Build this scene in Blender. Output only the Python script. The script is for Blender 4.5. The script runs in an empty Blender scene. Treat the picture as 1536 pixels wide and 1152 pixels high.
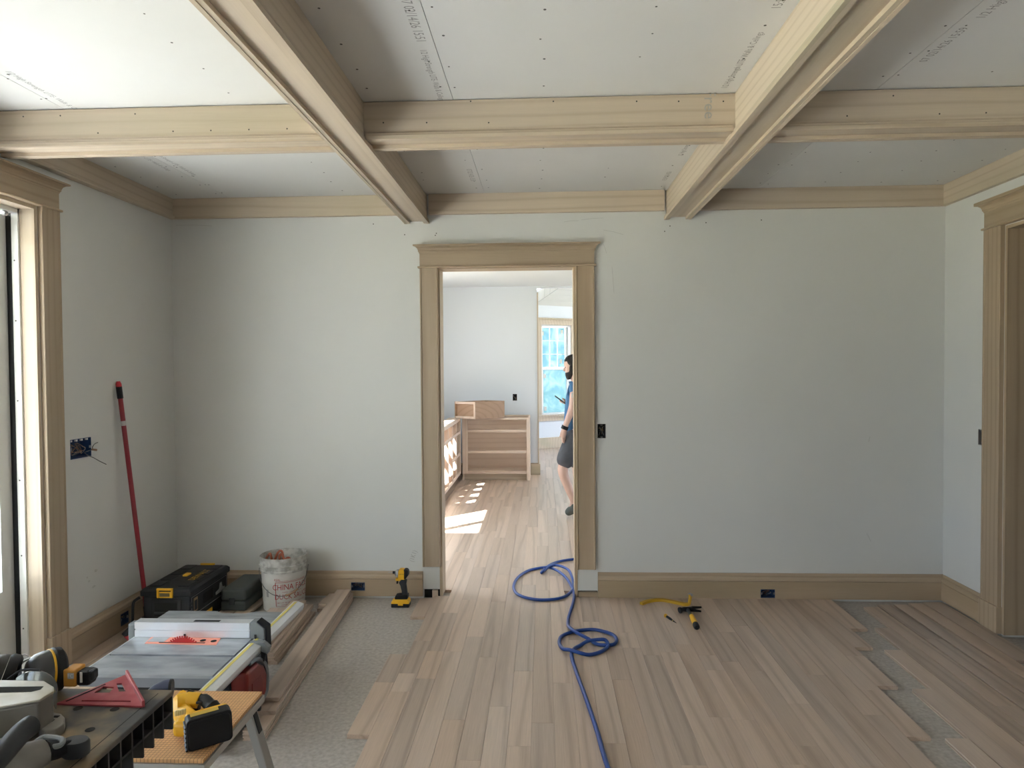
import bpy, bmesh, math, random
from mathutils import Vector, Matrix
random.seed(7)
S = bpy.context.scene
COL = S.collection
R = math.radians

# ------------------------------------------------------------------ camera
F_PX, YAW, PITCH, ROLL, EYE = 1040.0, -0.0443, 0.0241, -0.0072, 1.55
_fw = Vector((math.sin(YAW), math.cos(YAW), 0)); _rt = Vector((math.cos(YAW), -math.sin(YAW), 0)); _up = Vector((0, 0, 1))
FW = _fw*math.cos(PITCH) - _up*math.sin(PITCH); _u2 = _up*math.cos(PITCH) + _fw*math.sin(PITCH)
RT = _rt*math.cos(ROLL) + _u2*math.sin(ROLL); UP = _u2*math.cos(ROLL) - _rt*math.sin(ROLL)
cam = bpy.data.cameras.new('camera'); camo = bpy.data.objects.new('camera', cam); COL.objects.link(camo)
cam.sensor_width = 36.0; cam.lens = 36.0*F_PX/1536; cam.clip_start = 0.02; cam.clip_end = 300
M = Matrix((RT, UP, -FW)).transposed().to_4x4(); M.translation = (0, 0, EYE)
camo.matrix_world = M
S.camera = camo

# ------------------------------------------------------------------ sky, sun, exposure
w = bpy.data.worlds.new('sky'); S.world = w; w.use_nodes = True
bg = w.node_tree.nodes['Background']; bg.inputs[0].default_value = (0.745, 0.85, 1.0, 1); bg.inputs[1].default_value = 2.2
sun = bpy.data.lights.new('sun', 'SUN'); sun.energy = 18.0; sun.angle = R(0.6); sun.color = (1, 0.97, 0.93)
suno = bpy.data.objects.new('sun', sun); COL.objects.link(suno)
SUN_DIR = Vector((0.45, 0.45, -0.77)).normalized()
suno.rotation_euler = SUN_DIR.to_track_quat('-Z', 'Y').to_euler(); suno.location = (-12, -8, 14)
S.view_settings.view_transform = 'Standard'; S.view_settings.look = 'None'
S.view_settings.gamma = 1.0; S.view_settings.use_curve_mapping = False
S.view_settings.exposure = 1.93

def portal(c, n, wdt, hgt):             # sky sampling portal filling a window; n points into the room
    l = bpy.data.lights.new('window_portal', 'AREA'); l.shape = 'RECTANGLE'; l.size = wdt; l.size_y = hgt
    l.cycles.is_portal = True
    o = bpy.data.objects.new('window_portal', l); COL.objects.link(o); o.location = c
    n = Vector(n).normalized(); x = Vector((0, 0, 1)).cross(n); m = Matrix((x, Vector((0, 0, 1)), -n)).transposed()
    if m.determinant() < 0: m = Matrix((-x, Vector((0, 0, 1)), -n)).transposed()
    o.rotation_euler = m.to_euler()
def portal_x(x, h, n): portal((x, (h[0]+h[1])/2, (h[2]+h[3])/2), (n, 0, 0), h[1]-h[0], h[3]-h[2])

# ------------------------------------------------------------------ helpers
def ray(px):
    return FW + RT*((px[0]-768)/F_PX) - UP*((px[1]-576)/F_PX)
def U(px, axis, val):                   # the point of a plane that a pixel sees
    d = ray(px); i = 'xyz'.index(axis); o = Vector((0, 0, EYE)); return o + d*((val-o[i])/d[i])
def F0(px, z=0.0): return U(px, 'z', z)

class MB:
    def __init__(s): s.v = []; s.f = []
    def add(s, vs, fs, M=None):
        b = len(s.v)
        s.v += [tuple(M @ Vector(p)) if M else tuple(p) for p in vs]; s.f += [tuple(b+i for i in f) for f in fs]; return s
    def box(s, x0, x1, y0, y1, z0, z1, M=None):
        x0, x1 = sorted((x0, x1)); y0, y1 = sorted((y0, y1)); z0, z1 = sorted((z0, z1))
        vs = [(x, y, z) for z in (z0, z1) for y in (y0, y1) for x in (x0, x1)]
        return s.add(vs, [(0,2,3,1),(4,5,7,6),(0,1,5,4),(2,6,7,3),(0,4,6,2),(1,3,7,5)], M)
    def prism(s, poly, axis, a, b, M=None):     # polygon in the plane across `axis`, extruded a..b
        def P(u, v, t): return {'x': (t, u, v), 'y': (u, t, v), 'z': (u, v, t)}[axis]
        n = len(poly); vs = [P(u, v, a) for u, v in poly] + [P(u, v, b) for u, v in poly]
        return s.add(vs, [tuple(range(n))[::-1], tuple(range(n, 2*n))] + [(i, (i+1) % n, n+(i+1) % n, n+i) for i in range(n)], M)
    def rings(s, loops, cap=True, M=None):
        n = len(loops[0]); vs = [p for L in loops for p in L]; fs = []
        for k in range(len(loops)-1):
            for i in range(n): fs.append((k*n+i, k*n+(i+1) % n, (k+1)*n+(i+1) % n, (k+1)*n+i))
        if cap: fs += [tuple(range(n))[::-1], tuple(range((len(loops)-1)*n, len(loops)*n))]
        return s.add(vs, fs, M)
    def lathe(s, prof, n=24, M=None, cap=True):
        return s.rings([[(r*math.cos(2*math.pi*i/n), r*math.sin(2*math.pi*i/n), z) for i in range(n)] for r, z in prof], cap, M)
    def tube(s, pts, r, n=8, M=None, closed=False):
        pts = [Vector(p) for p in pts]; L = []; up = None; m = len(pts)
        for i, p in enumerate(pts):
            a = pts[(i-1) % m] if closed else pts[max(i-1, 0)]; b = pts[(i+1) % m] if closed else pts[min(i+1, m-1)]
            t = (b-a).normalized()
            if up is None: up = t.orthogonal().normalized()
            up = (up - t*up.dot(t))
            up = up.normalized() if up.length > 1e-6 else t.orthogonal().normalized()
            sd = t.cross(up); rr = r[i] if isinstance(r, (list, tuple)) else r
            L.append([tuple(p + up*(rr*math.cos(2*math.pi*k/n)) + sd*(rr*math.sin(2*math.pi*k/n))) for k in range(n)])
        if closed: L.append(L[0]); return s.rings(L, False, M)
        return s.rings(L, True, M)
    def disc(s, c, r, nrm, n=16, h=0.0006):
        q = Vector(nrm).to_track_quat('Z', 'Y').to_matrix().to_4x4(); q.translation = c
        return s.lathe([(r, 0), (r, h)], n, q)

ORG = {}
def link(name, mb, mat, parent=None, loc=None, smooth=False, bevel=0, seg=2, angle=40):
    me = bpy.data.meshes.new(name)
    org = ORG[parent.name] if parent else Vector(loc if loc is not None else (0, 0, 0))
    me.from_pydata([tuple(Vector(p)-org) for p in mb.v], [], mb.f)
    bm = bmesh.new(); bm.from_mesh(me); bmesh.ops.recalc_face_normals(bm, faces=bm.faces); bm.to_mesh(me); bm.free()
    o = bpy.data.objects.new(name, me); COL.objects.link(o)
    if mat: me.materials.append(mat)
    if parent: o.parent = parent
    else: o.location = org
    ORG[o.name] = org
    if smooth:
        for p in me.polygons: p.use_smooth = True
        try: me.set_sharp_from_angle(angle=R(38))
        except Exception: pass
    if bevel:
        m = o.modifiers.new('bevel', 'BEVEL'); m.width = bevel; m.segments = seg; m.limit_method = 'ANGLE'; m.angle_limit = R(angle)
    return o
def tag(o, label, cat, group=None):
    o['label'] = label; o['category'] = cat
    if group: o['group'] = group
    return o
def thing(name, label, cat, loc, group=None):
    o = bpy.data.objects.new(name, None); COL.objects.link(o); o.location = loc; o.empty_display_size = 0.05
    ORG[o.name] = Vector(loc); return tag(o, label, cat, group)
def struct(name, mb, mat, loc=None, **k):
    o = link(name, mb, mat, None, loc, **k); o['kind'] = 'structure'; return o
def structE(name, loc):
    o = bpy.data.objects.new(name, None); COL.objects.link(o); o.location = loc; ORG[o.name] = Vector(loc); o['kind'] = 'structure'; return o
def text_part(name, s, size, mat, parent, M, bend=None, extrude=0.0, squash=1.0):
    c = bpy.data.curves.new(name, 'FONT'); c.body = s; c.size = size; c.align_x = 'CENTER'; c.align_y = 'CENTER'; c.resolution_u = 2
    t = bpy.data.objects.new('tmp', c); COL.objects.link(t)
    bpy.context.view_layer.update()
    me = bpy.data.meshes.new_from_object(t.evaluated_get(bpy.context.evaluated_depsgraph_get()))
    bpy.data.objects.remove(t); org = ORG[parent.name]
    for v in me.vertices:
        p = Vector((v.co.x*squash, v.co.y, 0))
        v.co = (bend(p) if bend else M @ p) - org
    me.name = name; me.materials.clear(); me.materials.append(mat)
    o = bpy.data.objects.new(name, me); COL.objects.link(o); o.parent = parent; ORG[o.name] = org; return o
def frame(o, xdir, ydir):               # matrix with x along xdir, y along ydir
    x = Vector(xdir).normalized(); y = Vector(ydir); y = (y-x*y.dot(x)).normalized(); z = x.cross(y)
    m = Matrix((x, y, z)).transposed().to_4x4(); m.translation = o; return m
def catmull(pts, n=6):
    P = [Vector(p) for p in pts]; out = []
    for i in range(len(P)-1):
        a, b, c, d = P[max(i-1, 0)], P[i], P[i+1], P[min(i+2, len(P)-1)]
        for k in range(n):
            t = k/n; out.append(0.5*((2*b)+(c-a)*t+(2*a-5*b+4*c-d)*t*t+(3*b-a-3*c+d)*t**3))
    out.append(P[-1]); return out

# ------------------------------------------------------------------ materials
def nodes(name):
    m = bpy.data.materials.new(name); m.use_nodes = True; nt = m.node_tree
    return m, nt, nt.nodes['Principled BSDF']
def N(nt, t, **k):
    n = nt.nodes.new(t)
    for a, b in k.items():
        if a.startswith('i_'): n.inputs[a[2:]].default_value = b
        else: setattr(n, a, b)
    return n
def rgba(c): return (c[0], c[1], c[2], 1)
def mat(name, c, rough=.5, metal=0, c2=None, scale=8, bump=0, bscale=120, detail=4, lo=.35, hi=.65, spec=None, stretch=None):
    m, nt, b = nodes(name); b.inputs['Roughness'].default_value = rough; b.inputs['Metallic'].default_value = metal
    b.inputs['Base Color'].default_value = rgba(c)
    if spec is not None: b.inputs['Specular IOR Level'].default_value = spec
    tc = N(nt, 'ShaderNodeTexCoord')
    if c2:
        mp = N(nt, 'ShaderNodeMapping'); nt.links.new(tc.outputs['Object'], mp.inputs['Vector'])
        if stretch: mp.inputs['Scale'].default_value = stretch
        n = N(nt, 'ShaderNodeTexNoise', i_Scale=scale, i_Detail=detail); nt.links.new(mp.outputs[0], n.inputs['Vector'])
        r = N(nt, 'ShaderNodeValToRGB'); r.color_ramp.elements[0].position = lo; r.color_ramp.elements[1].position = hi
        r.color_ramp.elements[0].color = rgba(c); r.color_ramp.elements[1].color = rgba(c2)
        nt.links.new(n.outputs['Fac'], r.inputs[0]); nt.links.new(r.outputs[0], b.inputs['Base Color'])
    if bump:
        n = N(nt, 'ShaderNodeTexNoise', i_Scale=bscale, i_Detail=3); nt.links.new(tc.outputs['Object'], n.inputs['Vector'])
        bp = N(nt, 'ShaderNodeBump', i_Strength=bump, i_Distance=0.002); nt.links.new(n.outputs['Fac'], bp.inputs['Height']); nt.links.new(bp.outputs[0], b.inputs['Normal'])
    return m
def wood(name, c1, c2, axis, rough=.55, ring=16, vary=.12, streak=.25, dist=4.0, tint=None, contrast=1.0):
    m, nt, b = nodes(name); L = nt.links; b.inputs['Roughness'].default_value = rough
    tc = N(nt, 'ShaderNodeTexCoord'); oi = N(nt, 'ShaderNodeObjectInfo')
    cb = N(nt, 'ShaderNodeVectorMath', operation='MULTIPLY'); cb.inputs[1].default_value = {'x': (37, .13, .17), 'y': (.13, 37, .17), 'z': (.13, .17, 37)}[axis]
    L.new(oi.outputs['Random'], cb.inputs[0])
    ad = N(nt, 'ShaderNodeVectorMath', operation='ADD'); L.new(tc.outputs['Object'], ad.inputs[0]); L.new(cb.outputs[0], ad.inputs[1])
    mp = N(nt, 'ShaderNodeMapping'); L.new(ad.outputs[0], mp.inputs['Vector']); k = .09
    mp.inputs['Scale'].default_value = {'x': (k, 1, 1), 'y': (1, k, 1), 'z': (1, 1, k)}[axis]
    wv = N(nt, 'ShaderNodeTexWave', wave_type='RINGS', rings_direction=axis.upper(), i_Scale=ring, i_Distortion=dist, i_Detail=2.5)
    wv.inputs['Detail Scale'].default_value = .55; L.new(mp.outputs[0], wv.inputs['Vector'])
    # broad figure
    nz = N(nt, 'ShaderNodeTexNoise', i_Scale=9, i_Detail=3); L.new(mp.outputs[0], nz.inputs['Vector'])
    # fine pores
    mp2 = N(nt, 'ShaderNodeMapping'); L.new(ad.outputs[0], mp2.inputs['Vector']); a = (6 if axis == 'x' else 220, 6 if axis == 'y' else 220, 6 if axis == 'z' else 220)
    mp2.inputs['Scale'].default_value = a
    n2 = N(nt, 'ShaderNodeTexNoise', i_Scale=1, i_Detail=2); L.new(mp2.outputs[0], n2.inputs['Vector'])
    pw = N(nt, 'ShaderNodeMath', operation='POWER'); L.new(wv.outputs['Fac'], pw.inputs[0]); pw.inputs[1].default_value = 5.0
    f1 = N(nt, 'ShaderNodeMath', operation='MULTIPLY'); L.new(pw.outputs[0], f1.inputs[0]); f1.inputs[1].default_value = .75*contrast
    f2 = N(nt, 'ShaderNodeMath', operation='MULTIPLY_ADD'); L.new(nz.outputs['Fac'], f2.inputs[0]); f2.inputs[1].default_value = .6*contrast; L.new(f1.outputs[0], f2.inputs[2])
    mx = N(nt, 'ShaderNodeMix', data_type='RGBA'); mx.inputs[6].default_value = rgba(c1); mx.inputs[7].default_value = rgba(c2); L.new(f2.outputs[0], mx.inputs[0])
    last = mx.outputs[2]
    if tint:                                # mineral streaks (poplar) or greyer boards
        n3 = N(nt, 'ShaderNodeTexNoise', i_Scale=3.2, i_Detail=2); L.new(mp.outputs[0], n3.inputs['Vector'])
        rp = N(nt, 'ShaderNodeValToRGB'); rp.color_ramp.elements[0].position = .52; rp.color_ramp.elements[1].position = .72; L.new(n3.outputs['Fac'], rp.inputs[0])
        mt = N(nt, 'ShaderNodeMix', data_type='RGBA'); L.new(rp.outputs[0], mt.inputs[0]); L.new(last, mt.inputs[6]); mt.inputs[7].default_value = rgba(tint); last = mt.outputs[2]
    hs = N(nt, 'ShaderNodeHueSaturation'); L.new(last, hs.inputs['Color'])
    ma = N(nt, 'ShaderNodeMath', operation='MULTIPLY_ADD'); L.new(oi.outputs['Random'], ma.inputs[0]); ma.inputs[1].default_value = 2*vary; ma.inputs[2].default_value = 1-vary
    ms = N(nt, 'ShaderNodeMath', operation='MULTIPLY_ADD'); L.new(n2.outputs['Fac'], ms.inputs[0]); ms.inputs[1].default_value = -streak; ms.inputs[2].default_value = 1+streak*.5
    mm = N(nt, 'ShaderNodeMath', operation='MULTIPLY'); L.new(ma.outputs[0], mm.inputs[0]); L.new(ms.outputs[0], mm.inputs[1]); L.new(mm.outputs[0], hs.inputs['Value'])
    # random saturation from the fractional part of random*7
    fr = N(nt, 'ShaderNodeMath', operation='MULTIPLY'); L.new(oi.outputs['Random'], fr.inputs[0]); fr.inputs[1].default_value = 7.3
    fr2 = N(nt, 'ShaderNodeMath', operation='FRACT'); L.new(fr.outputs[0], fr2.inputs[0])
    fr3 = N(nt, 'ShaderNodeMath', operation='MULTIPLY_ADD'); L.new(fr2.outputs[0], fr3.inputs[0]); fr3.inputs[1].default_value = 1.4*vary; fr3.inputs[2].default_value = 1-.9*vary; L.new(fr3.outputs[0], hs.inputs['Saturation'])
    L.new(hs.outputs[0], b.inputs['Base Color'])
    bp = N(nt, 'ShaderNodeBump', i_Strength=.12, i_Distance=.001); L.new(n2.outputs['Fac'], bp.inputs['Height']); L.new(bp.outputs[0], b.inputs['Normal'])
    return m
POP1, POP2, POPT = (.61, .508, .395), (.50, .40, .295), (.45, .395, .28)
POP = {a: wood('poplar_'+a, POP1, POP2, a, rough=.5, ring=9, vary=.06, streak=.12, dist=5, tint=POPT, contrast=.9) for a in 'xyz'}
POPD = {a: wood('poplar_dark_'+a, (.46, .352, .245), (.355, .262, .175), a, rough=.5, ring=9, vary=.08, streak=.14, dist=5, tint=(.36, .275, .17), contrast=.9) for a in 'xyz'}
OAK = wood('white_oak_plank', (.56, .43, .343), (.39, .288, .22), 'y', rough=.35, ring=6, vary=.12, streak=.32, dist=11, contrast=.85)
OAKX = wood('white_oak_short', (.56, .43, .343), (.39, .288, .22), 'x', rough=.42, ring=11, vary=.12, streak=.35, dist=7)
MAPLE = {a: wood('maple_ply_'+a, (.78, .63, .52), (.68, .52, .41), a, rough=.5, ring=5, vary=.04, streak=.12, dist=5) for a in 'xyz'}
PAINT = mat('primed_drywall', (.66, .655, .635), .85, c2=(.635, .63, .61), scale=1.3, bump=.08, bscale=260)
PAINTW = mat('sky_tinted_white_paint', (.73, .765, .82), .85, bump=.05, bscale=260)  # white walls with the sky's blue cast put into the base colour
BOARD = mat('bare_gypsum_board', (.70, .69, .67), .9, c2=(.675, .665, .645), scale=2.0)
DARK = mat('black_plastic', (.012, .012, .014), .5, spec=.25)
CHAR = mat('charcoal_plastic', (.028, .030, .034), .5, spec=.3)
YEL = mat('yellow_plastic', (.78, .42, .015), .4)
SCREW = mat('dark_screw_head', (.06, .055, .05), .5)
INK = mat('grey_print_ink', (.30, .29, .28), .9)
PENCIL = mat('pencil_line', (.42, .41, .39), .8)
WHITE = mat('white_vinyl', (.80, .80, .79), .35)
ALU = mat('brushed_aluminium', (.72, .73, .75), .33, 0.9, c2=(.60, .61, .63), scale=30, stretch=(.1, 1, 1))
STEEL = mat('grey_steel', (.38, .38, .39), .4, .8)
BLUEBOX = mat('blue_box_plastic', (.02, .06, .16), .5)
WIRE = mat('wire_grey', (.12, .12, .12), .5)
COPPER = mat('bare_copper_wire', (.42, .27, .18), .4, .7)
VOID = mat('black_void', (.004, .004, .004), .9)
SUB = mat('paper_subfloor', (.375, .338, .308), .9, c2=(.50, .46, .425), scale=55, bump=.5, bscale=45, detail=10, lo=.32, hi=.68)
def glass(name, tintc, rough=0.0):
    m, nt, b = nodes(name); nt.nodes.remove(b); out = nt.nodes['Material Output']
    t = N(nt, 'ShaderNodeBsdfTransparent'); t.inputs[0].default_value = rgba(tintc); g = N(nt, 'ShaderNodeBsdfGlossy'); g.inputs['Roughness'].default_value = .02
    x = N(nt, 'ShaderNodeMixShader'); x.inputs[0].default_value = .06; nt.links.new(t.outputs[0], x.inputs[1]); nt.links.new(g.outputs[0], x.inputs[2]); nt.links.new(x.outputs[0], out.inputs[0]); return m
GLASS = glass('clear_glass', (.93, .95, .95))
def film(name):
    m, nt, b = nodes(name); nt.nodes.remove(b); out = nt.nodes['Material Output']
    tc = N(nt, 'ShaderNodeTexCoord'); n = N(nt, 'ShaderNodeTexNoise', i_Scale=4.5, i_Detail=5); n.inputs['Distortion'].default_value = 1.2; nt.links.new(tc.outputs['Object'], n.inputs['Vector'])
    r = N(nt, 'ShaderNodeValToRGB'); r.color_ramp.elements[0].position = .40; r.color_ramp.elements[1].position = .68
    r.color_ramp.elements[0].color = (.225, .325, .36, 1); r.color_ramp.elements[1].color = (.36, .43, .45, 1); nt.links.new(n.outputs['Fac'], r.inputs[0])
    t = N(nt, 'ShaderNodeBsdfTransparent'); d = N(nt, 'ShaderNodeBsdfTranslucent'); x = N(nt, 'ShaderNodeMixShader'); x.inputs[0].default_value = .6
    nt.links.new(r.outputs[0], t.inputs[0]); nt.links.new(r.outputs[0], d.inputs[0]); nt.links.new(t.outputs[0], x.inputs[1]); nt.links.new(d.outputs[0], x.inputs[2]); nt.links.new(x.outputs[0], out.inputs[0]); return m
FILM = film('blue_protective_film')

# ------------------------------------------------------------------ room dimensions
D, XL, XR, CE, SUBZ = 4.655, -2.53, 2.6235, 2.71, -0.019
WT = 0.145                              # wall thickness
KD, KXL, KXR, YB = 9.97, -1.82, 4.4, -3.6   # kitchen back wall, kitchen sides, wall behind the camera
DX0, DX1, DZ = -0.707, 0.227, 2.235     # rough opening of the doorway

def grid_wall(axis, a0, a1, z0, z1, t0, t1, holes):
    """wall slab across `axis` ('x' or 'y' normal), with rectangular holes (a0,a1,z0,z1)"""
    A = sorted({a0, a1} | {h for q in holes for h in q[:2] if a0 < h < a1}); Z = sorted({z0, z1} | {h for q in holes for h in q[2:] if z0 < h < z1})
    mb = MB()
    for i in range(len(A)-1):
        for j in range(len(Z)-1):
            ca, cz = (A[i]+A[i+1])/2, (Z[j]+Z[j+1])/2
            if any(h[0] < ca < h[1] and h[2] < cz < h[3] for h in holes): continue
            if axis == 'y': mb.box(A[i], A[i+1], t0, t1, Z[j], Z[j+1])
            else: mb.box(t0, t1, A[i], A[i+1], Z[j], Z[j+1])
    return mb
# electrical box openings from the photograph: (pixel rectangle) on a plane
def rect_on(axis, val, p, q):
    a, b = U(p, axis, val), U(q, axis, val); i = 1 if axis == 'x' else 0
    return (min(a[i], b[i]), max(a[i], b[i]), min(a.z, b.z), max(a.z, b.z))
BOX_SW = rect_on('y', D, (896.2, 636), (908.5, 657.5))           # right of the doorway
BOX_BR = rect_on('y', D-.02, (1141, 884), (1162.5, 897))          # back baseboard, right part
BOX_BL = rect_on('y', D-.02, (526.5, 873.5), (547.3, 886))        # back baseboard, left part
BOX_LW = rect_on('x', XL, (105, 660), (137, 684))                 # big one on the left wall
BOX_LB = rect_on('x', XL+.02, (181, 922), (193, 933))             # left baseboard
BOX_RW = rect_on('x', XR, (1467.5, 643.5), (1475.8, 668.5))       # right wall
YLD = 3.385                             # far side of the left exterior door opening
YRD = 4.062                             # far side of the right opening
LDOOR = (1.42, YLD, 0.0, 2.375)
LWIN = (-2.7, 0.7, 0.25, 2.35)
RDOOR = (3.05, YRD, 0.0, 2.33)
def grow(h, e=.003): return (h[0]-e, h[1]+e, h[2]-e, h[3]+e)
FOOT_L, FOOT_R = (-.818, -.707, SUBZ, .045), (.227, .362, SUBZ, .042)
struct('wall_back', grid_wall('y', XL-WT, KXR, SUBZ, CE+.1, D, D+WT, [(DX0, DX1, SUBZ-1, DZ), BOX_SW, grow(BOX_BR), grow(BOX_BL), FOOT_L, FOOT_R]), PAINT)
struct('wall_left', grid_wall('x', YB-WT, D, SUBZ, CE+.1, XL-WT, XL, [LDOOR[:2]+(SUBZ-1, LDOOR[3]), LWIN, BOX_LW, grow(BOX_LB)]), PAINT)
struct('wall_right', grid_wall('x', YB-WT, D, SUBZ, CE+.1, XR, XR+WT, [RDOOR[:2]+(SUBZ-1, RDOOR[3]), BOX_RW]), PAINT)
struct('wall_behind', grid_wall('y', XL, XR, SUBZ, CE+.1, YB-WT, YB, []), PAINT)
# the hall beyond the right opening
hb = MB(); hb.box(XR+WT, 4.4, 2.0, 2.1, SUBZ, CE).box(4.3, 4.4, 2.1, D, SUBZ, CE).box(XR+WT, 4.4, 2.0, D, CE, CE+.1)
struct('wall_hall', hb, PAINT)
# kitchen shell
KW = (6.75, 8.35, 1.06, 2.25); KDOOR = (4.98, 6.30, 0.02, 2.30)
struct('wall_kitchen_left', grid_wall('x', D+WT, KD, SUBZ, CE+.1, KXL-WT, KXL, [KW, KDOOR]), PAINTW)
struct('wall_kitchen_right', grid_wall('x', D, KD+6, SUBZ, CE+1.2, KXR, KXR+WT, [(5.6, 8.6, .5, 2.3), (10.6, 13.0, .6, 2.3)]), PAINTW)
KXC = U((806.3, 600), 'y', KD).x        # outside corner of the kitchen's far wall
KBOX = rect_on('y', KD, (769, 591), (775.5, 601))
struct('wall_kitchen_back', grid_wall('y', KXL-WT, KXC, SUBZ, CE+.1, KD, KD+WT, [KBOX]), PAINTW)
kb = MB(); kb.box(KXL-WT, KXR, D+WT, KD+WT, CE, CE+.1); struct('ceiling_kitchen', kb, PAINTW)
hd = MB(); hd.box(KXC, KXR, KD, KD+WT, CE-.02, CE+1.3); struct('trim_kitchen_header', hd, PAINTW)
fm = MB(); fm.box(XL-WT, KXR+WT, YB-WT, 16.5, SUBZ-.12, SUBZ)
FLOOR = struct('floor', fm, SUB)

# outside: added roof on posts blocks the sun, added pale deck bounces it; ground
g = MB(); g.box(-60, 40, -50, 60, -.55, -.45); struct('ground_outside', g, mat('dry_lawn', (.30, .30, .17), .95, c2=(.42, .38, .25), scale=2))
dk = MB(); dk.box(-6.2, XL-WT, YB-.5, D, -.20, -.06); struct('floor_added_bounce', dk, mat('pale_light_bounce', (.70, .71, .72), .8))
pr = MB(); pr.box(-5.0, XL-WT, YB-.5, D, 2.78, 2.92); struct('ceiling_added_sun_block', pr, mat('sun_block_white', (.75, .75, .74), .8))
for i, y in enumerate((-3.5, -.9, 1.8, 4.4)):
    pp = MB(); pp.box(-4.95, -4.8, y, y+.15, -.06, 2.78); struct('trim_added_post', pp, WHITE)
portal_x(XL-WT-.03, LWIN, 1); portal_x(XL-WT-.03, (1.5, 3.28, .5, 2.3), 1)
portal_x(KXL-WT-.03, KW, 1); portal_x(KXL-WT-.03, KDOOR, 1)
portal_x(KXR+WT+.03, (5.6, 8.6, .5, 2.3), -1); portal_x(KXR+WT+.03, (10.6, 13.0, .6, 2.3), -1)

# ------------------------------------------------------------------ floor planks
PW, X0 = 0.0977, -0.741
def plank_mesh(wd, ln, th=.0185):
    h, t = wd/2-.0004, th; c = .0009
    prof = [(-h, 0), (-h, .006), (-h+.005, .0065), (-h+.005, .011), (-h, .0115), (-h, t-c), (-h+c, t), (h-c, t), (h, t-c), (h, .0115), (h+.004, .011), (h+.004, .0065), (h, .006), (h, 0)]
    m = MB(); m.prism(prof, 'y', -ln/2, ln/2); return m
PL = []                                  # (x0, x1, y0, y1)
prng = random.Random(21)
def run(x0, x1, y0, y1, cuts=None):
    if cuts is None:
        cuts = []; y = y0+prng.uniform(.25, 1.25)
        while y < y1-.22: cuts.append(y); y += prng.uniform(.5, 1.35)
    e = [y0]+[c for c in cuts if y0 < c < y1]+[y1]
    for a, b in zip(e, e[1:]): PL.append((x0, x1, a+.0004, b-.0004))
def fy(px, py): return F0((px, py)).y
KNOWN = {0: [fy(570, 1037), fy(610, 1010)], 1: [fy(640, 1018), fy(700, 977)], 2: [fy(668, 977)], 3: [fy(715, 955), fy(710, 1080)], 4: [fy(750, 986), fy(740, 1141)], 5: [fy(780, 1060)],
         6: [fy(815, 1007), fy(815, 1120)], 7: [fy(850, 1085)], 8: [fy(880, 1025)], 9: [fy(905, 942)], 10: [fy(922, 1115)], 11: [fy(945, 1020)], 12: [fy(970, 949)], 13: [fy(1040, 1148)], 15: [fy(1030, 1075)],
         16: [fy(1140, 1080), fy(1135, 1006)], 17: [fy(1150, 1146)], 18: [fy(1215, 1119), fy(1140, 1006)], 19: [fy(1170, 1055)], 20: [fy(1250, 1087)]}
door_rows = [k for k in range(-20, 40) if X0+PW*k > -.72 and X0+PW*(k+1) < .215]
for k in range(-11, 52):                 # kitchen and far room
    x0, x1 = X0+PW*k, X0+PW*(k+1)
    if k in door_rows:
        run(x0, x1, -1.0, 13.9, sorted(KNOWN.get(k, [])+[.3+prng.uniform(-.4, .4), 1.6+prng.uniform(-.4, .2)]+[4.5+i*1.05+prng.uniform(-.45, .45) for i in range(0, 9)]))
    else:
        run(x0, x1, D+.12, 13.9)
        if 0 <= k <= 19: run(x0, x1, -1.0, D-.004 if k > 1 else D-.006, sorted(KNOWN.get(k, [])+[.3+prng.uniform(-.4, .4), 1.7+prng.uniform(-.4, .2), 3.95+prng.uniform(-.35, .3)]))
# stepped right edge of the laid floor
for k, yn in ((20, -1.0), (21, -1.0), (22, -1.0), (23, 2.921), (24, 3.385), (25, 3.85), (26, 4.124)):
    x0, x1 = X0+PW*k, X0+PW*(k+1)
    run(x0, x1, yn, D-.004, None if yn > 0 else [.6, 1.9+.1*k % .4, 3.5-.4*(k % 3)])
# left edge: single boards left of row 0
xk = X0-PW
PL += [(xk, X0, 2.866, 3.355), (xk, X0, 3.356, 3.69), (xk+.004, X0, 4.254, 4.60)]
for i in range(6): run(XL+.018+i*PW, XL+.018+(i+1)*PW, 1.4, D-.02, [2.2+.3*(i % 3), 3.3+.25*((i*2) % 3)])
# loosely laid boards against the right wall
for i, (x0, yf) in enumerate(((1.657, 2.915), (1.755, 3.36), (1.846, 3.82), (1.944, 4.14), (2.043, 4.5), (2.149, 4.545), (2.257, 4.55), (2.363, 4.575))):
    cuts = {0: [1.9], 1: [2.1], 2: [2.45], 3: [2.9], 4: [1.6, 3.2], 5: [2.45, 3.98], 6: [2.2], 7: [3.0]}[i]
    run(x0, x0+.0945, -1.0, yf, cuts)
def rank(p):                             # boards that show largest come first
    cx, cy = (p[0]+p[1])/2, (p[2]+p[3])/2
    if p[3] < 1.5: return 50+abs(cy)
    if cy < D+.1: return abs(cy-3)
    return (5 if -1.35 < cx < .75 else 20)+cy+abs(cx)
PL.sort(key=rank)
rest = MB()
for i, (x0, x1, y0, y1) in enumerate(PL):
    if i < 296:
        m = plank_mesh(x1-x0, y1-y0); m.v = [(a+(x0+x1)/2, b+(y0+y1)/2, c+SUBZ+.0005) for a, b, c in m.v]
        o = link('plank', m, OAK, FLOOR)
        ctr = Vector(((x0+x1)/2, (y0+y1)/2, SUBZ))
        for v in o.data.vertices: v.co -= ctr
        o.location = ctr
    else:
        rest.box(x0+.0004, x1-.0004, y0, y1, SUBZ+.0005, 0)
rp = link('plank_field', rest, OAK, FLOOR); rp['kind'] = 'stuff'
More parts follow.
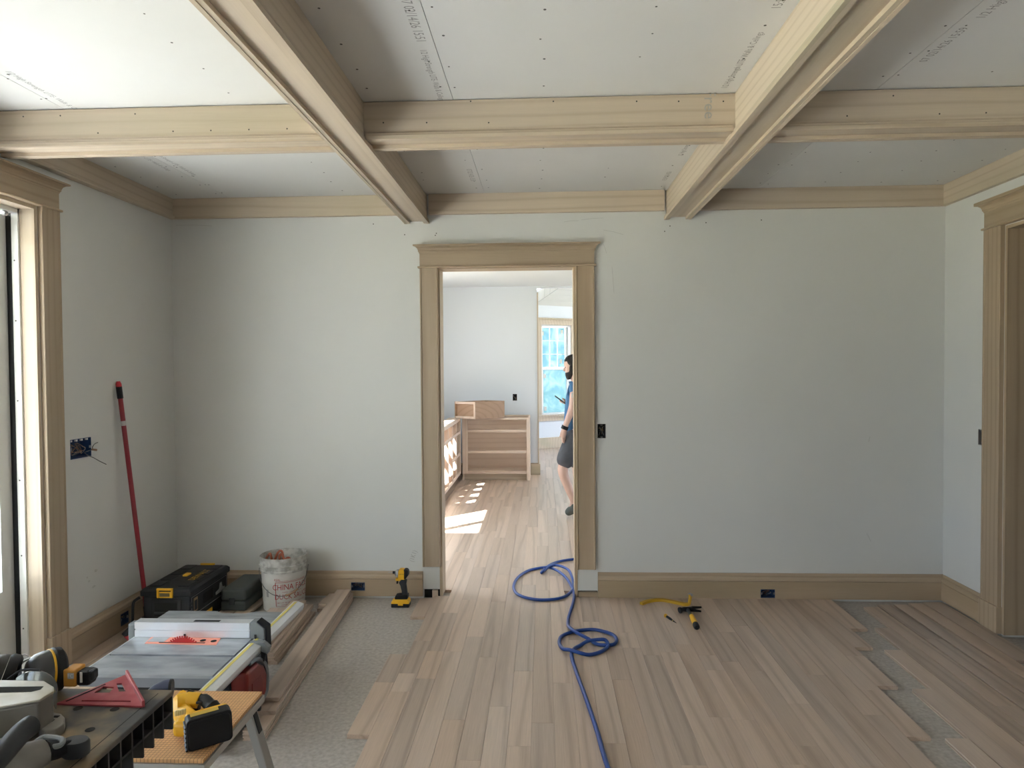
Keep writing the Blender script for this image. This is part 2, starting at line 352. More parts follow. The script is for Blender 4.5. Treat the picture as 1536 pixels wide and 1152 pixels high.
# the loose end board lying in the right corner
def loose(name, label, a, b, wd, z, group, n=1, matl=None, nar=0):
    """board from a to b (x,y of its centre line ends) with its underside at z"""
    a, b = Vector((a[0], a[1], 0)), Vector((b[0], b[1], 0)); L = (b-a).length; c = (a+b)/2
    m = plank_mesh(wd, L); o = link(name, m, matl or OAK, None, (0, 0, 0), bevel=0)
    o.location = (c.x, c.y, z); o.rotation_euler = (0, 0, math.atan2(-(b-a).x, (b-a).y))
    tag(o, label, 'floorboard', group); return o
loose('floorboard', 'loose oak board laid along the right baseboard, its sawn end by the plinth', (2.528, 3.70), (2.528, 4.60), .128, SUBZ+.0006, 'loose oak floorboards')

# ------------------------------------------------------------------ ceiling sheets, screws, printing
cm = MB(); cm.box(XL-.1, XR+.1, YB-.1, D+.1, CE+.014, CE+.08)
CEIL = struct('ceiling', cm, BOARD)
seamM = F0((680, 150), CE).x; seamL = F0((205, 222), CE).x; seamR = F0((1322, 128), CE).x
sx = [XL, seamL, -.84, seamM, .90, seamR, XR]; sy = [YB, -1.9, .55, 3.03, D]
for i in range(len(sx)-1):
    for j in range(len(sy)-1):
        m = MB(); m.box(sx[i]+.0012, sx[i+1]-.0012, sy[j]+.0012, sy[j+1]-.0012, CE, CE+.013); link('drywall_sheet', m, BOARD, CEIL)
sc = MB(); sr = random.Random(3)
xs = [-2.42, -2.1, seamL-.03, seamL+.03, -1.3, -1.0, -.72, seamM-.035, seamM+.035, .0, .38, .77, 1.05, seamR-.03, seamR+.03, 1.8, 2.15, 2.5]
for y in [i*.205 for i in range(-4, 23)]:
    for x in xs:
        if sr.random() < .9: sc.disc((x+sr.uniform(-.015, .015), y+sr.uniform(-.03, .03), CE-.0002), sr.uniform(.0035, .0055), (0, 0, -1), 8, .0005)
o = link('drywall_screws', sc, SCREW, CEIL); o['kind'] = 'stuff'
def ceil_text(s, x, y, d, size):
    text_part('printed_lettering', s, size, INK, CEIL, frame((x, y, CE-.0006), (0, d, 0), (d, 0, 0)), squash=.82)
LONG = '1/2 High Strength LITE- Walls & Ceilings'
ceil_text('07 02/14/26 15:51', seamM-.045, 2.33, 1, .05); ceil_text(LONG, seamM-.05, 2.78, 1, .036)
ceil_text('LITE- Walls & Ceilings', seamM-.05, 3.45, 1, .036); ceil_text('07 02/14/26 15:51', seamM-.045, 4.2, 1, .045)
ceil_text(LONG, .765, 2.72, -1, .036); ceil_text(LONG, .765, 3.65, -1, .036); ceil_text('15:59', .765, 2.28, -1, .045); ceil_text('15:59 02/14/26', .765, 4.3, -1, .04)
ceil_text('07 02/14/26 15:59', seamR+.05, 2.62, -1, .045); ceil_text(LONG, seamR+.06, 2.12, -1, .045)
ceil_text(LONG, seamL+.05, 2.85, 1, .034); ceil_text(LONG, seamL+.05, 3.85, 1, .034); ceil_text(LONG, seamL-.05, 3.75, 1, .034)

# ------------------------------------------------------------------ box beams
nT = [0]
def trim(mb, matl, **k):
    nT[0] += 1; return struct('trim_%d' % nT[0], mb, matl, **k)
def main_beam(x0, x1):
    zb = 2.52
    b = MB(); b.box(x0+.019, x1-.019, YB, D, zb+.016, zb+.034); o = trim(b, POP['y'])
    for xa, xb, s in ((x0, x0+.019, -1), (x1-.019, x1, 1)):
        m = MB(); m.box(xa, xb, YB, D-.001, zb, CE-.002); link('side_board', m, POP['y'], o)
        xo = x0 if s < 0 else x1
        prof = [(xo, zb-.002), (xo+s*.016, zb-.002), (xo+s*.016, zb+.016), (xo+s*.012, zb+.021), (xo+s*.010, zb+.030), (xo+s*.004, zb+.036), (xo+s*.002, zb+.040), (xo, zb+.040)]
        m = MB(); m.prism(prof, 'y', YB, D-.002); link('edge_moulding', m, POP['y'], o)
    return o
main_beam(-.905, -.771); main_beam(.824, .968)
def cross_beam(xa, xb, yf, zb=2.541):
    b = MB(); b.box(xa, xb, yf+.019, yf+.115, zb+.016, zb+.034); o = trim(b, POP['x'])
    for ya, yb, s, yo in ((yf, yf+.019, -1, yf), (yf+.115, yf+.134, 1, yf+.134)):
        m = MB(); m.box(xa, xb, ya, yb, zb, CE-.004); link('side_board', m, POP['x'], o)
        prof = [(yo, zb-.001), (yo+s*.016, zb-.001), (yo+s*.016, zb+.016), (yo+s*.012, zb+.020), (yo+s*.010, zb+.027), (yo+s*.004, zb+.033), (yo+s*.002, zb+.037), (yo, zb+.037)]
        m = MB(); m.prism(prof, 'x', xa+.012, xb-.012); link('edge_moulding', m, POP['x'], o)
    return o
for yf in (3.012, 1.37, -.27, -1.91):
    c1 = cross_beam(XL+.03, -.905, yf); c2 = cross_beam(-.771, .824, yf); cross_beam(.968, XR-.03, yf)
    if yf > 3:
        text_part('pencil_note', 'Free', .07, PENCIL, c2, frame((U((1064, 156), 'y', yf).x, yf-.001, U((1064, 156), 'y', yf).z), (0, 0, -1), (1, 0, 0)))
        nh = MB(); nr = random.Random(5)
        for px in (575, 640, 706, 733, 830, 955, 1018, 1085): 
            q = U((px, 164+nr.choice((-12, 20))), 'y', yf); nh.disc((q.x, yf-.0001, q.z), .0035, (0, -1, 0), 8)
        for k in range(9): nh.disc((-2.3+k*.17, yf-.0001, 2.6+nr.choice((0, .08))), .0035, (0, -1, 0), 8)
        for k in range(8): nh.disc((1.1+k*.19, yf-.0001, 2.6+nr.choice((0, .08))), .0035, (0, -1, 0), 8)
        link('nail_holes', nh, SCREW, c2)['kind'] = 'stuff'
# frieze boards around the walls
def frieze(axis, a, b, wall, s, matl, bead=True):
    z0 = 2.575
    P = [(wall, z0), (wall+s*.030, z0), (wall+s*.030, CE-.001), (wall, CE-.001)]
    m = MB(); m.prism(P, axis, a, b); o = trim(m, matl)
    if bead:
        Q = [(wall+s*.030, z0), (wall+s*.040, z0+.001), (wall+s*.043, z0+.007), (wall+s*.040, z0+.014), (wall+s*.034, z0+.018), (wall+s*.030, z0+.019)]
        m = MB(); m.prism(Q, axis, a+.0, b); link('bead_moulding', m, matl, o)
    return o
frieze('x', XL, -.922, D, -1, POP['x'], False); frieze('x', -.754, .807, D, -1, POP['x'], False); frieze('x', .985, XR, D, -1, POP['x'], False)
frieze('y', YB, D-.031, XL, 1, POP['y']); frieze('y', YB, D-.031, XR, -1, POP['y'], False)

# ------------------------------------------------------------------ baseboards
BH = .168
def baseboard(name, axis, a, b, wall, s, holes, matl, z0=0.0005):
    """profiled cap on a flat board; s = direction out of the wall"""
    t = .02; zf = BH-.052
    if axis == 'x': lo = grid_wall('y', a, b, z0, zf, wall, wall+s*t, holes)
    else: lo = grid_wall('x', a, b, z0, zf, wall, wall+s*t, holes)
    o = struct(name, lo, matl)
    P = [(wall, zf+.001), (wall+s*(t-.003), zf+.001), (wall+s*(t-.003), zf+.004), (wall+s*t, zf+.006), (wall+s*t, zf+.022), (wall+s*(t-.004), zf+.030), (wall+s*.011, zf+.036), (wall+s*.010, zf+.043), (wall+s*.007, BH), (wall, BH)]
    m = MB(); m.prism(P, axis, a, b); link('base_cap', m, matl, o); return o
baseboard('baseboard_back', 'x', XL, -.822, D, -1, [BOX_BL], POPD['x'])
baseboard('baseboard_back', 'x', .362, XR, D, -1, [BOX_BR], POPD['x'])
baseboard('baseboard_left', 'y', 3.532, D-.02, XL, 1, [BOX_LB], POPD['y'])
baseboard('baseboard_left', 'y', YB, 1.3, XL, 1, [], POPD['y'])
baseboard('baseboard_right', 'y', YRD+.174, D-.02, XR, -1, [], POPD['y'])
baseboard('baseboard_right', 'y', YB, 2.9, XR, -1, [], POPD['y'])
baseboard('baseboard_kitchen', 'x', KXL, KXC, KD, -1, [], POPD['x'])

# ------------------------------------------------------------------ cased openings
def profile_casing(wd, t=.022):          # flat board with a raised bead on both edges (u across, v out of the wall)
    return [(0, 0), (0, t+.003), (.003, t+.005), (.008, t+.005), (.011, t+.001), (.013, t), (wd-.013, t), (wd-.011, t+.001), (wd-.008, t+.005), (wd-.003, t+.005), (wd, t+.003), (wd, 0)]
def cap_profile(zc, h=.057, out=.038):
    return [(0, zc), (.024, zc), (.026, zc+.008), (.030, zc+.012), (.031, zc+.022), (.036, zc+.034), (.046, zc+.042), (.022+out, zc+.046), (.022+out, zc+h), (0, zc+h)]
def casing_set(wall, s, axis, legs, a0, a1, ztop, zfeet, hb, cap, plinth=None):
    """legs: list of (start,end) along the wall; head spans a0..a1"""
    def put(poly_uv, base, kind, lo, hi, name, matl, parent):
        m = MB()
        if kind == 'leg':                # poly (u along wall, v out) extruded in z
            P = [((base+u, wall+s*v) if axis == 'x' else (wall+s*v, base+u)) for u, v in poly_uv]; m.prism(P, 'z', lo, hi)
        else:                            # poly (v out, z) extruded along the wall
            P = [(wall+s*v, z) for v, z in poly_uv]; m.prism(P, axis, lo, hi)
        return link(name, m, matl, parent, bevel=0) if parent else trim(m, matl)
    root = None; al = axis
    for i, (p, q) in enumerate(legs):
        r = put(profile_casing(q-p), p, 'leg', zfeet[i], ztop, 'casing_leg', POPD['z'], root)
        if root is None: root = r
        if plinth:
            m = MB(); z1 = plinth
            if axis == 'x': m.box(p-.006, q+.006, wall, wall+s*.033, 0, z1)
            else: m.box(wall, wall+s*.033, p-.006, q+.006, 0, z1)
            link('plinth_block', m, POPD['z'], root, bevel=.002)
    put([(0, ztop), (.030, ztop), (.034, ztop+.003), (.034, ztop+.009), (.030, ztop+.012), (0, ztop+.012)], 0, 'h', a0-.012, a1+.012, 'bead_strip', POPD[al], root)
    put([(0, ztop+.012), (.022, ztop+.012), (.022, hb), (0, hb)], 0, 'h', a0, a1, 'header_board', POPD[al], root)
    # crown cap with mitred returns: built as nested steps
    P = cap_profile(hb, cap-hb); m = MB(); loops = []
    for e, sg in ((a0, -1), (a1, 1)):
        L = []
        for v, z in P:
            ext = max(0, v-.022)
            L.append((e+sg*ext, wall+s*v, z) if axis == 'x' else (wall+s*v, e+sg*ext, z))
        loops.append(L)
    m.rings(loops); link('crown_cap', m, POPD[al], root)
    return root
# kitchen doorway
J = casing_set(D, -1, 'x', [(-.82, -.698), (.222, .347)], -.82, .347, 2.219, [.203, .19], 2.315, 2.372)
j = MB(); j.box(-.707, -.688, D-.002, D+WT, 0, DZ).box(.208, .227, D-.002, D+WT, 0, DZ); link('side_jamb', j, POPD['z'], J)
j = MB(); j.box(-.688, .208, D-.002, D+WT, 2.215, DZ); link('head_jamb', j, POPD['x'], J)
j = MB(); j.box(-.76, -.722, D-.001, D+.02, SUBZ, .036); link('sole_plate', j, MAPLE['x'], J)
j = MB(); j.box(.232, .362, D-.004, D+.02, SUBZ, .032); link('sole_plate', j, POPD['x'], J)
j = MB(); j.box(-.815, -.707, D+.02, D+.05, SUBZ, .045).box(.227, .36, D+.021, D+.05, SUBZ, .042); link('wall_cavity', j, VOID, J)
text_part('pencil_note', '(1K1)', .045, PENCIL, J, frame((U((620, 834), 'y', D).x, D-.0008, U((620, 834), 'y', D).z), (.35, 0, 1), (-1, 0, .35)), squash=.8)
# left exterior door: casing, jamb, frame, slab with glass
JL = casing_set(XL, 1, 'y', [(YLD+.006, 3.522), (1.28, 1.414)], 1.28, 3.522, 2.375, [.0, .0], 2.47, 2.524, plinth=.19)
j = MB(); j.box(XL-.075, XL+.002, YLD-.019, YLD, 0, 2.375).box(XL-.075, XL+.002, 1.42, 1.439, 0, 2.375); link('side_jamb', j, POP['z'], JL)
j = MB(); j.box(XL-.075, XL+.002, 1.439, YLD-.019, 2.356, 2.375); link('head_jamb', j, POP['y'], JL)
dm = MB(); xf = XL-.075
for y in (YLD-.03, 1.42): dm.box(xf-.034, xf, y, y+.03, 0, 2.36)
dm.box(xf-.034, xf, 1.42, YLD, 2.335, 2.375)
dm.box(xf-.10, xf-.034, YLD-.012, YLD, 0, 2.36).box(xf-.10, xf-.034, 1.42, 1.432, 0, 2.36).box(xf-.10, xf-.034, 1.42, YLD, 2.35, 2.375)
DOORF = struct('door_1', dm, WHITE)
hm = MB()
for z in (.25, .62, 1.0, 1.4, 1.8, 2.1): hm.disc((xf-.02, YLD-.0305, z), .004, (0, -1, 0), 8)
link('frame_screws', hm, SCREW, DOORF)
hm = MB(); hm.box(xf-.060, xf-.0345, YLD-.032, YLD-.013, 0, 2.335); link('weatherstrip', hm, DARK, DOORF)
hm = MB(); hm.lathe([(.011, 0), (.013, .004), (.013, .018), (.009, .022)], 14, frame((xf-.02, YLD-.075, 2.322), (1, 0, 0), (0, 0, 1))); link('closer_stop', hm, STEEL, DOORF)
slabc = mat('white_door_paint', (.66, .655, .63), .5)
for (ya, yb) in ((2.41, YLD-.014), (1.452, 2.40)):
    xs0, xs1 = xf-.10, xf-.061; st = .095; zt, zbm = 2.325, .02
    m = MB()
    m.box(xs0, xs1, ya, ya+st, zbm, zt).box(xs0, xs1, yb-st, yb, zbm, zt).box(xs0, xs1, ya+st, yb-st, zt-.12, zt).box(xs0, xs1, ya+st, yb-st, zbm, .46)
    sl = link('door_leaf', m, slabc, DOORF)
    m = MB(); m.box(xs0+.018, xs0+.024, ya+st, yb-st, .46, zt-.12); link('glass_pane', m, GLASS, sl)
    m = MB(); m.box(xs1-.001, xs1+.008, ya+st+.1, yb-st-.1, .12, .38); link('raised_panel', m, slabc, sl, bevel=.006)
# right opening
JR = casing_set(XR, -1, 'y', [(4.068, 4.222), (2.89, 3.044)], 2.89, 4.222, 2.335, [0, 0], 2.437, 2.5, plinth=.155)
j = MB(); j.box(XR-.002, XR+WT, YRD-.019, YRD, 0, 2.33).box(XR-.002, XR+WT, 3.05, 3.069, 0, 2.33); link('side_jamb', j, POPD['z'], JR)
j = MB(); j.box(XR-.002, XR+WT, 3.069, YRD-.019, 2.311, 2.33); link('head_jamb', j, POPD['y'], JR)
# windows that light the rooms (out of the picture)
def sash_window(name, axis, wall, s, a0, a1, z0, z1, nm=2):
    m = MB(); t0, t1 = wall-s*.10, wall-s*.04
    def bx(m, p, q, z, zz, d0=t0, d1=t1):
        (m.box(min(d0, d1), max(d0, d1), p, q, z, zz) if axis == 'x' else m.box(p, q, min(d0, d1), max(d0, d1), z, zz))
    bx(m, a0, a0+.05, z0, z1); bx(m, a1-.05, a1, z0, z1); bx(m, a0, a1, z0, z0+.05); bx(m, a0, a1, z1-.05, z1); bx(m, a0, a1, (z0+z1)/2-.02, (z0+z1)/2+.02)
    for i in range(1, nm): x = a0+(a1-a0)*i/nm; bx(m, x-.04, x+.04, z0, z1)
    o = struct(name, m, WHITE); g = MB(); bx(g, a0+.04, a1-.04, z0+.04, z1-.04, (t0+t1)/2-.003, (t0+t1)/2+.003); link('glass_pane', g, GLASS, o)
sash_window('window_2', 'x', XL, 1, *LWIN, nm=4);
sash_window('window_3', 'x', KXL, 1, *KW, nm=2); sash_window('door_2', 'x', KXL, 1, *KDOOR, nm=2); sash_window('window_4', 'x', KXR, -1, 5.6, 8.6, .5, 2.3, nm=3)
sash_window('window_5', 'x', KXR, -1, 10.6, 13.0, .6, 2.3, nm=3)

# ------------------------------------------------------------------ electrical boxes
def ebox(name, label, axis, wall, s, h, deep=.06, wires=3, matl=BLUEBOX, seed=1, stick=0):
    a0, a1, z0, z1 = h; t = .0022; rr = random.Random(seed)
    c = ((a0+a1)/2, wall, (z0+z1)/2) if axis == 'y' else (wall, (a0+a1)/2, (z0+z1)/2)
    T = thing(name, label, 'electrical box', c)
    def bx(m, p, q, d0, d1, z, zz):
        d0, d1 = wall-s*d0, wall-s*d1
        (m.box(p, q, d0, d1, z, zz) if axis == 'y' else m.box(d0, d1, p, q, z, zz))
    m = MB(); e = .001
    bx(m, a0+e, a0+e+t, -.001, deep, z0+e, z1-e); bx(m, a1-e-t, a1-e, -.001, deep, z0+e, z1-e); bx(m, a0+e, a1-e, -.001, deep, z0+e, z0+e+t); bx(m, a0+e, a1-e, -.001, deep, z1-e-t, z1-e)
    bx(m, a0+e, a1-e, deep, deep+t, z0+e, z1-e); link('shell', m, matl, T)
    wde = (a1-a0) > (z1-z0)
    for q in (0, 1):                     # mounting ears
        m = MB()
        if wde: bx(m, (a0+e+t) if q == 0 else a1-e-t-.008, (a0+e+t+.008) if q == 0 else a1-e-t, .0, .006, (z0+z1)/2-.007, (z0+z1)/2+.007)
        else: bx(m, (a0+a1)/2-.007, (a0+a1)/2+.007, 0, .006, (z0+e+t) if q == 0 else z1-e-t-.008, (z0+e+t+.008) if q == 0 else z1-e-t)
        link('mounting_ear', m, WIRE if matl is not BLUEBOX else STEEL, T)
    for k in range(wires):
        pts = []
        for i in range(5):
            u = a0+(a1-a0)*rr.uniform(.15, .85); v = z0+(z1-z0)*rr.uniform(.15, .8); d = deep*.9 if i == 0 else rr.uniform(.004, deep*.7)
            pts.append((u, wall-s*d, v) if axis == 'y' else (wall-s*d, u, v))
        m = MB(); m.tube(catmull(pts, 5), .0016, 5); link('wire', m, (WIRE, COPPER, STEEL)[k % 3], T, smooth=True)
    return T
ebox('switch_box', 'black switch box with loose wires set in the wall beside the doorway casing', 'y', D, -1, BOX_SW, matl=DARK, seed=3)
ebox('outlet_box', 'open blue outlet box cut in the baseboard behind the hammer', 'y', D-.02, -1, BOX_BR, seed=4)
ebox('outlet_box', 'open outlet box in the baseboard beside the yellow impact driver', 'y', D-.02, -1, BOX_BL, seed=6, wires=6)
bl = ebox('switch_box', 'wide blue four-gang box with wires hanging out on the wall by the broom', 'x', XL, 1, BOX_LW, seed=8, wires=8)
ebox('outlet_box', 'blue outlet box cut in the baseboard below the leaning broom', 'x', XL+.02, 1, BOX_LB, seed=9, wires=2)
ebox('switch_box', 'narrow grey switch box on the right wall beside the cased opening', 'x', XR, -1, BOX_RW, seed=11, wires=2, matl=STEEL)
ebox('outlet_box', 'black outlet box on the white kitchen wall above the cabinets', 'y', KD, -1, KBOX, wires=2, matl=DARK, seed=12)
def lwp(px, off): q = U(px, 'x', XL+off); return (q.x, q.y, q.z)
for pts in ([(126, 678), (130, 682), (141, 687), (150, 692), (159.5, 696.5)], [(128, 678), (138, 674), (139, 670), (142, 666), (147, 663.5)]):
    m = MB(); m.tube(catmull([lwp(p, .002+.012*i) for i, p in enumerate(pts)], 5), .0022, 6); link('hanging_wire', m, WIRE, bl, smooth=True)
m = MB(); m.tube([lwp((138, 674), .02), lwp((145, 675), .03)], .006, 8); link('wire_nut', m, COPPER, bl)
for k in range(4):
    m = MB(); m.box(XL-.012, XL-.002, BOX_LW[0]+.008+k*(BOX_LW[1]-BOX_LW[0])/4, BOX_LW[0]+.02+k*(BOX_LW[1]-BOX_LW[0])/4, BOX_LW[3]-.014, BOX_LW[3]-.003); link('mounting_tab', m, WHITE, bl)

# scuffs and pencil lines on the walls
SCUFF = mat('grey_scuff', (.50, .49, .46), .9, c2=(.60, .59, .56), scale=60)
WLo = bpy.data.objects['wall_left']; WBo = bpy.data.objects['wall_back']; rs = random.Random(4)
for (px, py, r_) in ((134, 872, 4.0), (141, 880, 4.5), (144, 856, 5.0), (131, 866, 3.0)):
    c = U((px, py), 'x', XL); k_ = 3.4/1040
    P = [(c.y+r_*k_*rs.uniform(.4, 1.2)*math.cos(a*.7854), c.z+r_*k_*rs.uniform(.25, .8)*math.sin(a*.7854)) for a in range(8)]
    m = MB(); m.prism(P, 'x', XL+.0001, XL+.0005); link('scuff_mark', m, SCUFF, WLo)
for a, b in (((264, 338), (318, 339)), ((612, 333), (640, 333)), ((846, 333), (868, 331)), ((872, 330), (905, 327)), ((910, 380), (905, 366)), ((918, 400), (921, 440)), ((905, 345), (935, 352)), ((1305, 655), (1303, 663)), ((1300, 800), (1306, 812))):
    p_, q_ = U(a, 'y', D), U(b, 'y', D); mid_ = (p_+q_)/2+Vector((0, 0, .004)); m = MB(); m.tube([Vector((v.x, D-.0003, v.z)) for v in (p_, mid_, q_)], .0011, 4); link('pencil_mark', m, PENCIL, WBo)
dt = MB()
for (px, py) in ((653, 353), (654.5, 350), (1059, 334), (997, 347), (1005, 339), (1142, 330), (1420, 330), (560, 336), (607, 352), (905, 640)):
    q_ = U((px, py), 'y', D); dt.disc((q_.x, D-.0001, q_.z), .004, (0, -1, 0), 8)
link('nail_holes', dt, SCREW, WBo)['kind'] = 'stuff'

# ================================================================== tools on the left
RED = mat('red_paint', (.42, .015, .015), .4); DRED = mat('red_housing', (.20, .012, .008), .38)
SALMON = mat('orange_insert', (.80, .28, .20), .5); TAPE = mat('yellow_tape', (.62, .52, .13), .5)
TABLE = mat('scuffed_grey_table', (.235, .25, .275), .42, .45, c2=(.40, .42, .45), scale=9, stretch=(.6, 1.6, 1), detail=7)
TABLE2 = mat('grey_table_edge', (.20, .215, .24), .45, .5)
SILV = mat('anodised_fence', (.74, .76, .80), .38, .75)
GREYP = mat('grey_plastic', (.19, .205, .215), .5)
ZT = .33
# ---- table saw
T = thing('table_saw', 'portable table saw with grey top, red blade and silver fence on the subfloor', 'table saw', (-1.58, 2.95, SUBZ))
tx0, tx1, ty0, ty1 = -1.868, -1.322, 2.676, 3.225
m = MB(); ysl = 2.865
m.box(tx0, tx1, ty0, ysl-.009, ZT-.012, ZT).box(tx0, tx1, ysl+.009, ty1, ZT-.012, ZT).box(tx0, tx1, ysl-.009, ysl+.009, ZT-.016, ZT-.009)
top = link('table_top', m, TABLE, T)
m = MB(); m.box(tx0, tx1, ty0, ty0+.008, ZT-.05, ZT-.012).box(tx0, tx1, ty1-.008, ty1, ZT-.045, ZT-.012).box(tx1-.008, tx1, ty0, ty1, ZT-.045, ZT-.012); link('table_skirt', m, TABLE2, top)
m = MB(); m.box(tx0-.006, tx0, ty0, ty1, ZT-.045, ZT+.001); link('table_edge', m, SILV, top)
m = MB(); xs0, xs1 = -1.90, -1.312
m.prism([(xs0, 3.235), (xs1, 3.235), (xs1, 3.40), (-1.46, 3.40), (-1.49, 3.375), (-1.61, 3.375), (-1.65, 3.405), (xs0, 3.405)], 'z', ZT-.03, ZT); link('extension_wing', m, TABLE, T, bevel=.002)
ins = [U(q, 'z', ZT) for q in ((217, 965.5), (324, 968), (331.5, 957.5), (227, 956))]
m = MB(); m.prism([(q.x, q.y) for q in ins], 'z', ZT, ZT+.0015); ip = link('throat_plate', m, SALMON, T)
m = MB(); a = ins[0].lerp(ins[3], .25); b = ins[1].lerp(ins[2], .25); m.prism([(a.x+.005, a.y), (a.x+.08, a.y), (a.x+.08, a.y+.05), (a.x+.005, a.y+.05)], 'z', ZT+.0015, ZT+.003); link('insert_window', m, TABLE, ip)
for q in ((304.5, 960.5), (320.5, 961.5)):
    m = MB(); c = U(q, 'z', ZT+.002); m.disc((c.x, c.y, ZT+.0015), .013, (0, 0, 1), 16, .0012); link('finger_hole', m, VOID, ip)
# blade with teeth
ca, cb_ = U((252, 964), 'z', ZT), U((297, 965), 'z', ZT); bc = (ca+cb_)/2; ch = (cb_-ca).length/2; sag = .033; br = (ch*ch+sag*sag)/(2*sag); bz = ZT+sag-br
P = []; nt_ = 48
for k in range(nt_):
    for j, rr_ in ((0, br), (.55, br-.001), (.62, br-.010), (.95, br-.009)):
        an = 2*math.pi*(k+j)/nt_; P.append((bc.x+rr_*math.cos(an), bz+rr_*math.sin(an)))
m = MB(); m.prism(P, 'y', bc.y-.0012, bc.y+.0012); link('blade', m, RED, T)
m = MB(); m.box(bc.x-.11, bc.x+.10, bc.y-.004, bc.y+.004, ZT+.0012, ZT+.0022); link('blade_slot', m, VOID, ip)
# fence with end caps
f0 = U((204, 956), 'z', ZT).y; f1 = f0+.062; fx0, fx1 = -1.868, -1.334; fz = ZT+.07
m = MB(); m.prism([(f0, ZT+.002), (f0, ZT+.032), (f0+.007, ZT+.033), (f0+.007, ZT+.038), (f0, ZT+.039), (f0, fz), (f0+.05, fz), (f0+.05, fz-.008), (f1, fz-.008), (f1, ZT+.002)], 'x', fx0, fx1); fe = link('rip_fence', m, SILV, T)
m = MB(); m.prism([(fx1, ZT-.03), (fx1+.055, ZT-.035), (fx1+.068, ZT-.005), (fx1+.066, ZT+.045), (fx1+.03, fz+.004), (fx1, fz+.002)], 'y', f0+.002, f1-.002); fc = link('fence_head', m, GREYP, fe, bevel=.004)
m = MB(); m.prism([(fx1+.026, fz-.002), (fx1+.034, fz+.008), (fx1+.076, ZT+.048), (fx1+.078, ZT-.06), (fx1+.069, ZT-.06), (fx1+.067, ZT+.043)], 'y', f0+.006, f1-.006); link('clamp_lever', m, DARK, fc, bevel=.002)
m = MB(); m.box(fx0-.034, fx0, f0+.004, f1-.004, ZT-.02, fz-.01); link('rear_clamp', m, GREYP, fe, bevel=.006)
m = MB(); m.box(-1.60, -1.48, f0+.012, f0+.034, fz, fz+.0006); link('fence_label', m, CHAR, fe)
for px in (277, 383):
    q = U((px, 953), 'y', f0-.002); m = MB(); m.box(q.x-.004, q.x+.004, f0-.004, f0-.0005, ZT, ZT+.018); link('fence_pin', m, DARK, fe)
# front rail with yellow tape
rx = -1.300
m = MB(); m.prism([(rx-.014, ZT-.045), (rx+.034, ZT-.045), (rx+.040, ZT-.03), (rx+.040, ZT-.012), (rx+.012, ZT-.001), (rx-.014, ZT-.001)], 'y', 2.50, 3.56); ra = link('front_rail', m, SILV, T)
m = MB(); m.prism([(rx-.006, ZT-.0008), (rx+.008, ZT-.0008), (rx+.008, ZT+.0004), (rx-.006, ZT+.0004)], 'y', 2.51, 3.55); link('scale_tape', m, TAPE, ra)
m = MB(); m.prism([(rx-.02, ZT+.002), (rx+.05, ZT+.002), (rx+.075, ZT-.02), (rx+.068, ZT-.05), (rx+.03, ZT-.035), (rx-.02, ZT-.008)], 'y', 3.005, 3.035); link('rail_lever', m, GREYP, ra, bevel=.003)
m = MB(); m.prism([(rx+.035, ZT-.03), (rx+.062, ZT-.035), (rx+.050, ZT-.085), (rx+.038, ZT-.08)], 'y', 3.01, 3.03); link('lever_hook', m, DARK, ra)
# body
m = MB(); m.prism([(-1.82, .02), (-1.345, .02), (-1.325, .065), (-1.325, .20), (-1.345, .265), (-1.82, .265)], 'y', 2.83, 3.20); link('motor_body', m, CHAR, T, bevel=.01)
m = MB(); m.prism([(2.845, .064), (3.0, .064), (3.05, .095), (3.06, .17), (3.03, .22), (2.96, .265), (2.845, .265)], 'x', -1.33, -1.255); rb = link('side_housing', m, DRED, T, bevel=.014, seg=3)
m = MB(); m.tube(catmull([(-1.262, 3.01, .070), (-1.26, 3.06, .092), (-1.26, 3.07, .17), (-1.26, 3.04, .228), (-1.262, 2.97, .274), (-1.268, 2.90, .28)], 6), .008, 8); link('housing_guard', m, GREYP, rb, smooth=True)
m = MB(); m.prism([(2.89, .08), (2.98, .08), (3.0, .11), (3.0, .17), (2.98, .20), (2.89, .20)], 'x', -1.2555, -1.252); link('housing_panel', m, mat('dark_red_recess', (.16, .006, .005), .4), rb, bevel=.002)
m = MB(); m.lathe([(.045, 0), (.05, .01), (.05, .03), (.03, .04)], 20, frame((-1.262, 2.79, .12), (0, 1, 0), (0, 0, 1))); hw = link('height_wheel', m, DARK, T, smooth=True)
m = MB(); m.lathe([(.011, 0), (.013, .03), (.010, .045)], 12, frame((-1.222, 2.79, .145), (0, 1, 0), (0, 0, 1))); link('wheel_knob', m, DARK, hw, smooth=True)
for k, xx in enumerate((-1.66, -1.48)):
    m = MB(); m.lathe([(.05, 0), (.056, .01), (.056, .04), (.02, .045)], 20, frame((xx, 2.83, .24), (1, 0, 0), (0, 0, 1))); link('under_table_bracket', m, DARK, T, smooth=True)
for sx_ in (-1.80, -1.33):
    m = MB(); m.tube(catmull([(sx_, 2.72, .26), (sx_, 2.70, .10), (sx_, 2.74, .0), (sx_, 2.95, -.002), (sx_, 3.16, .0), (sx_, 3.21, .10), (sx_, 3.19, .26)], 5), .0155, 8); link('roll_cage', m, DARK, T, smooth=True)

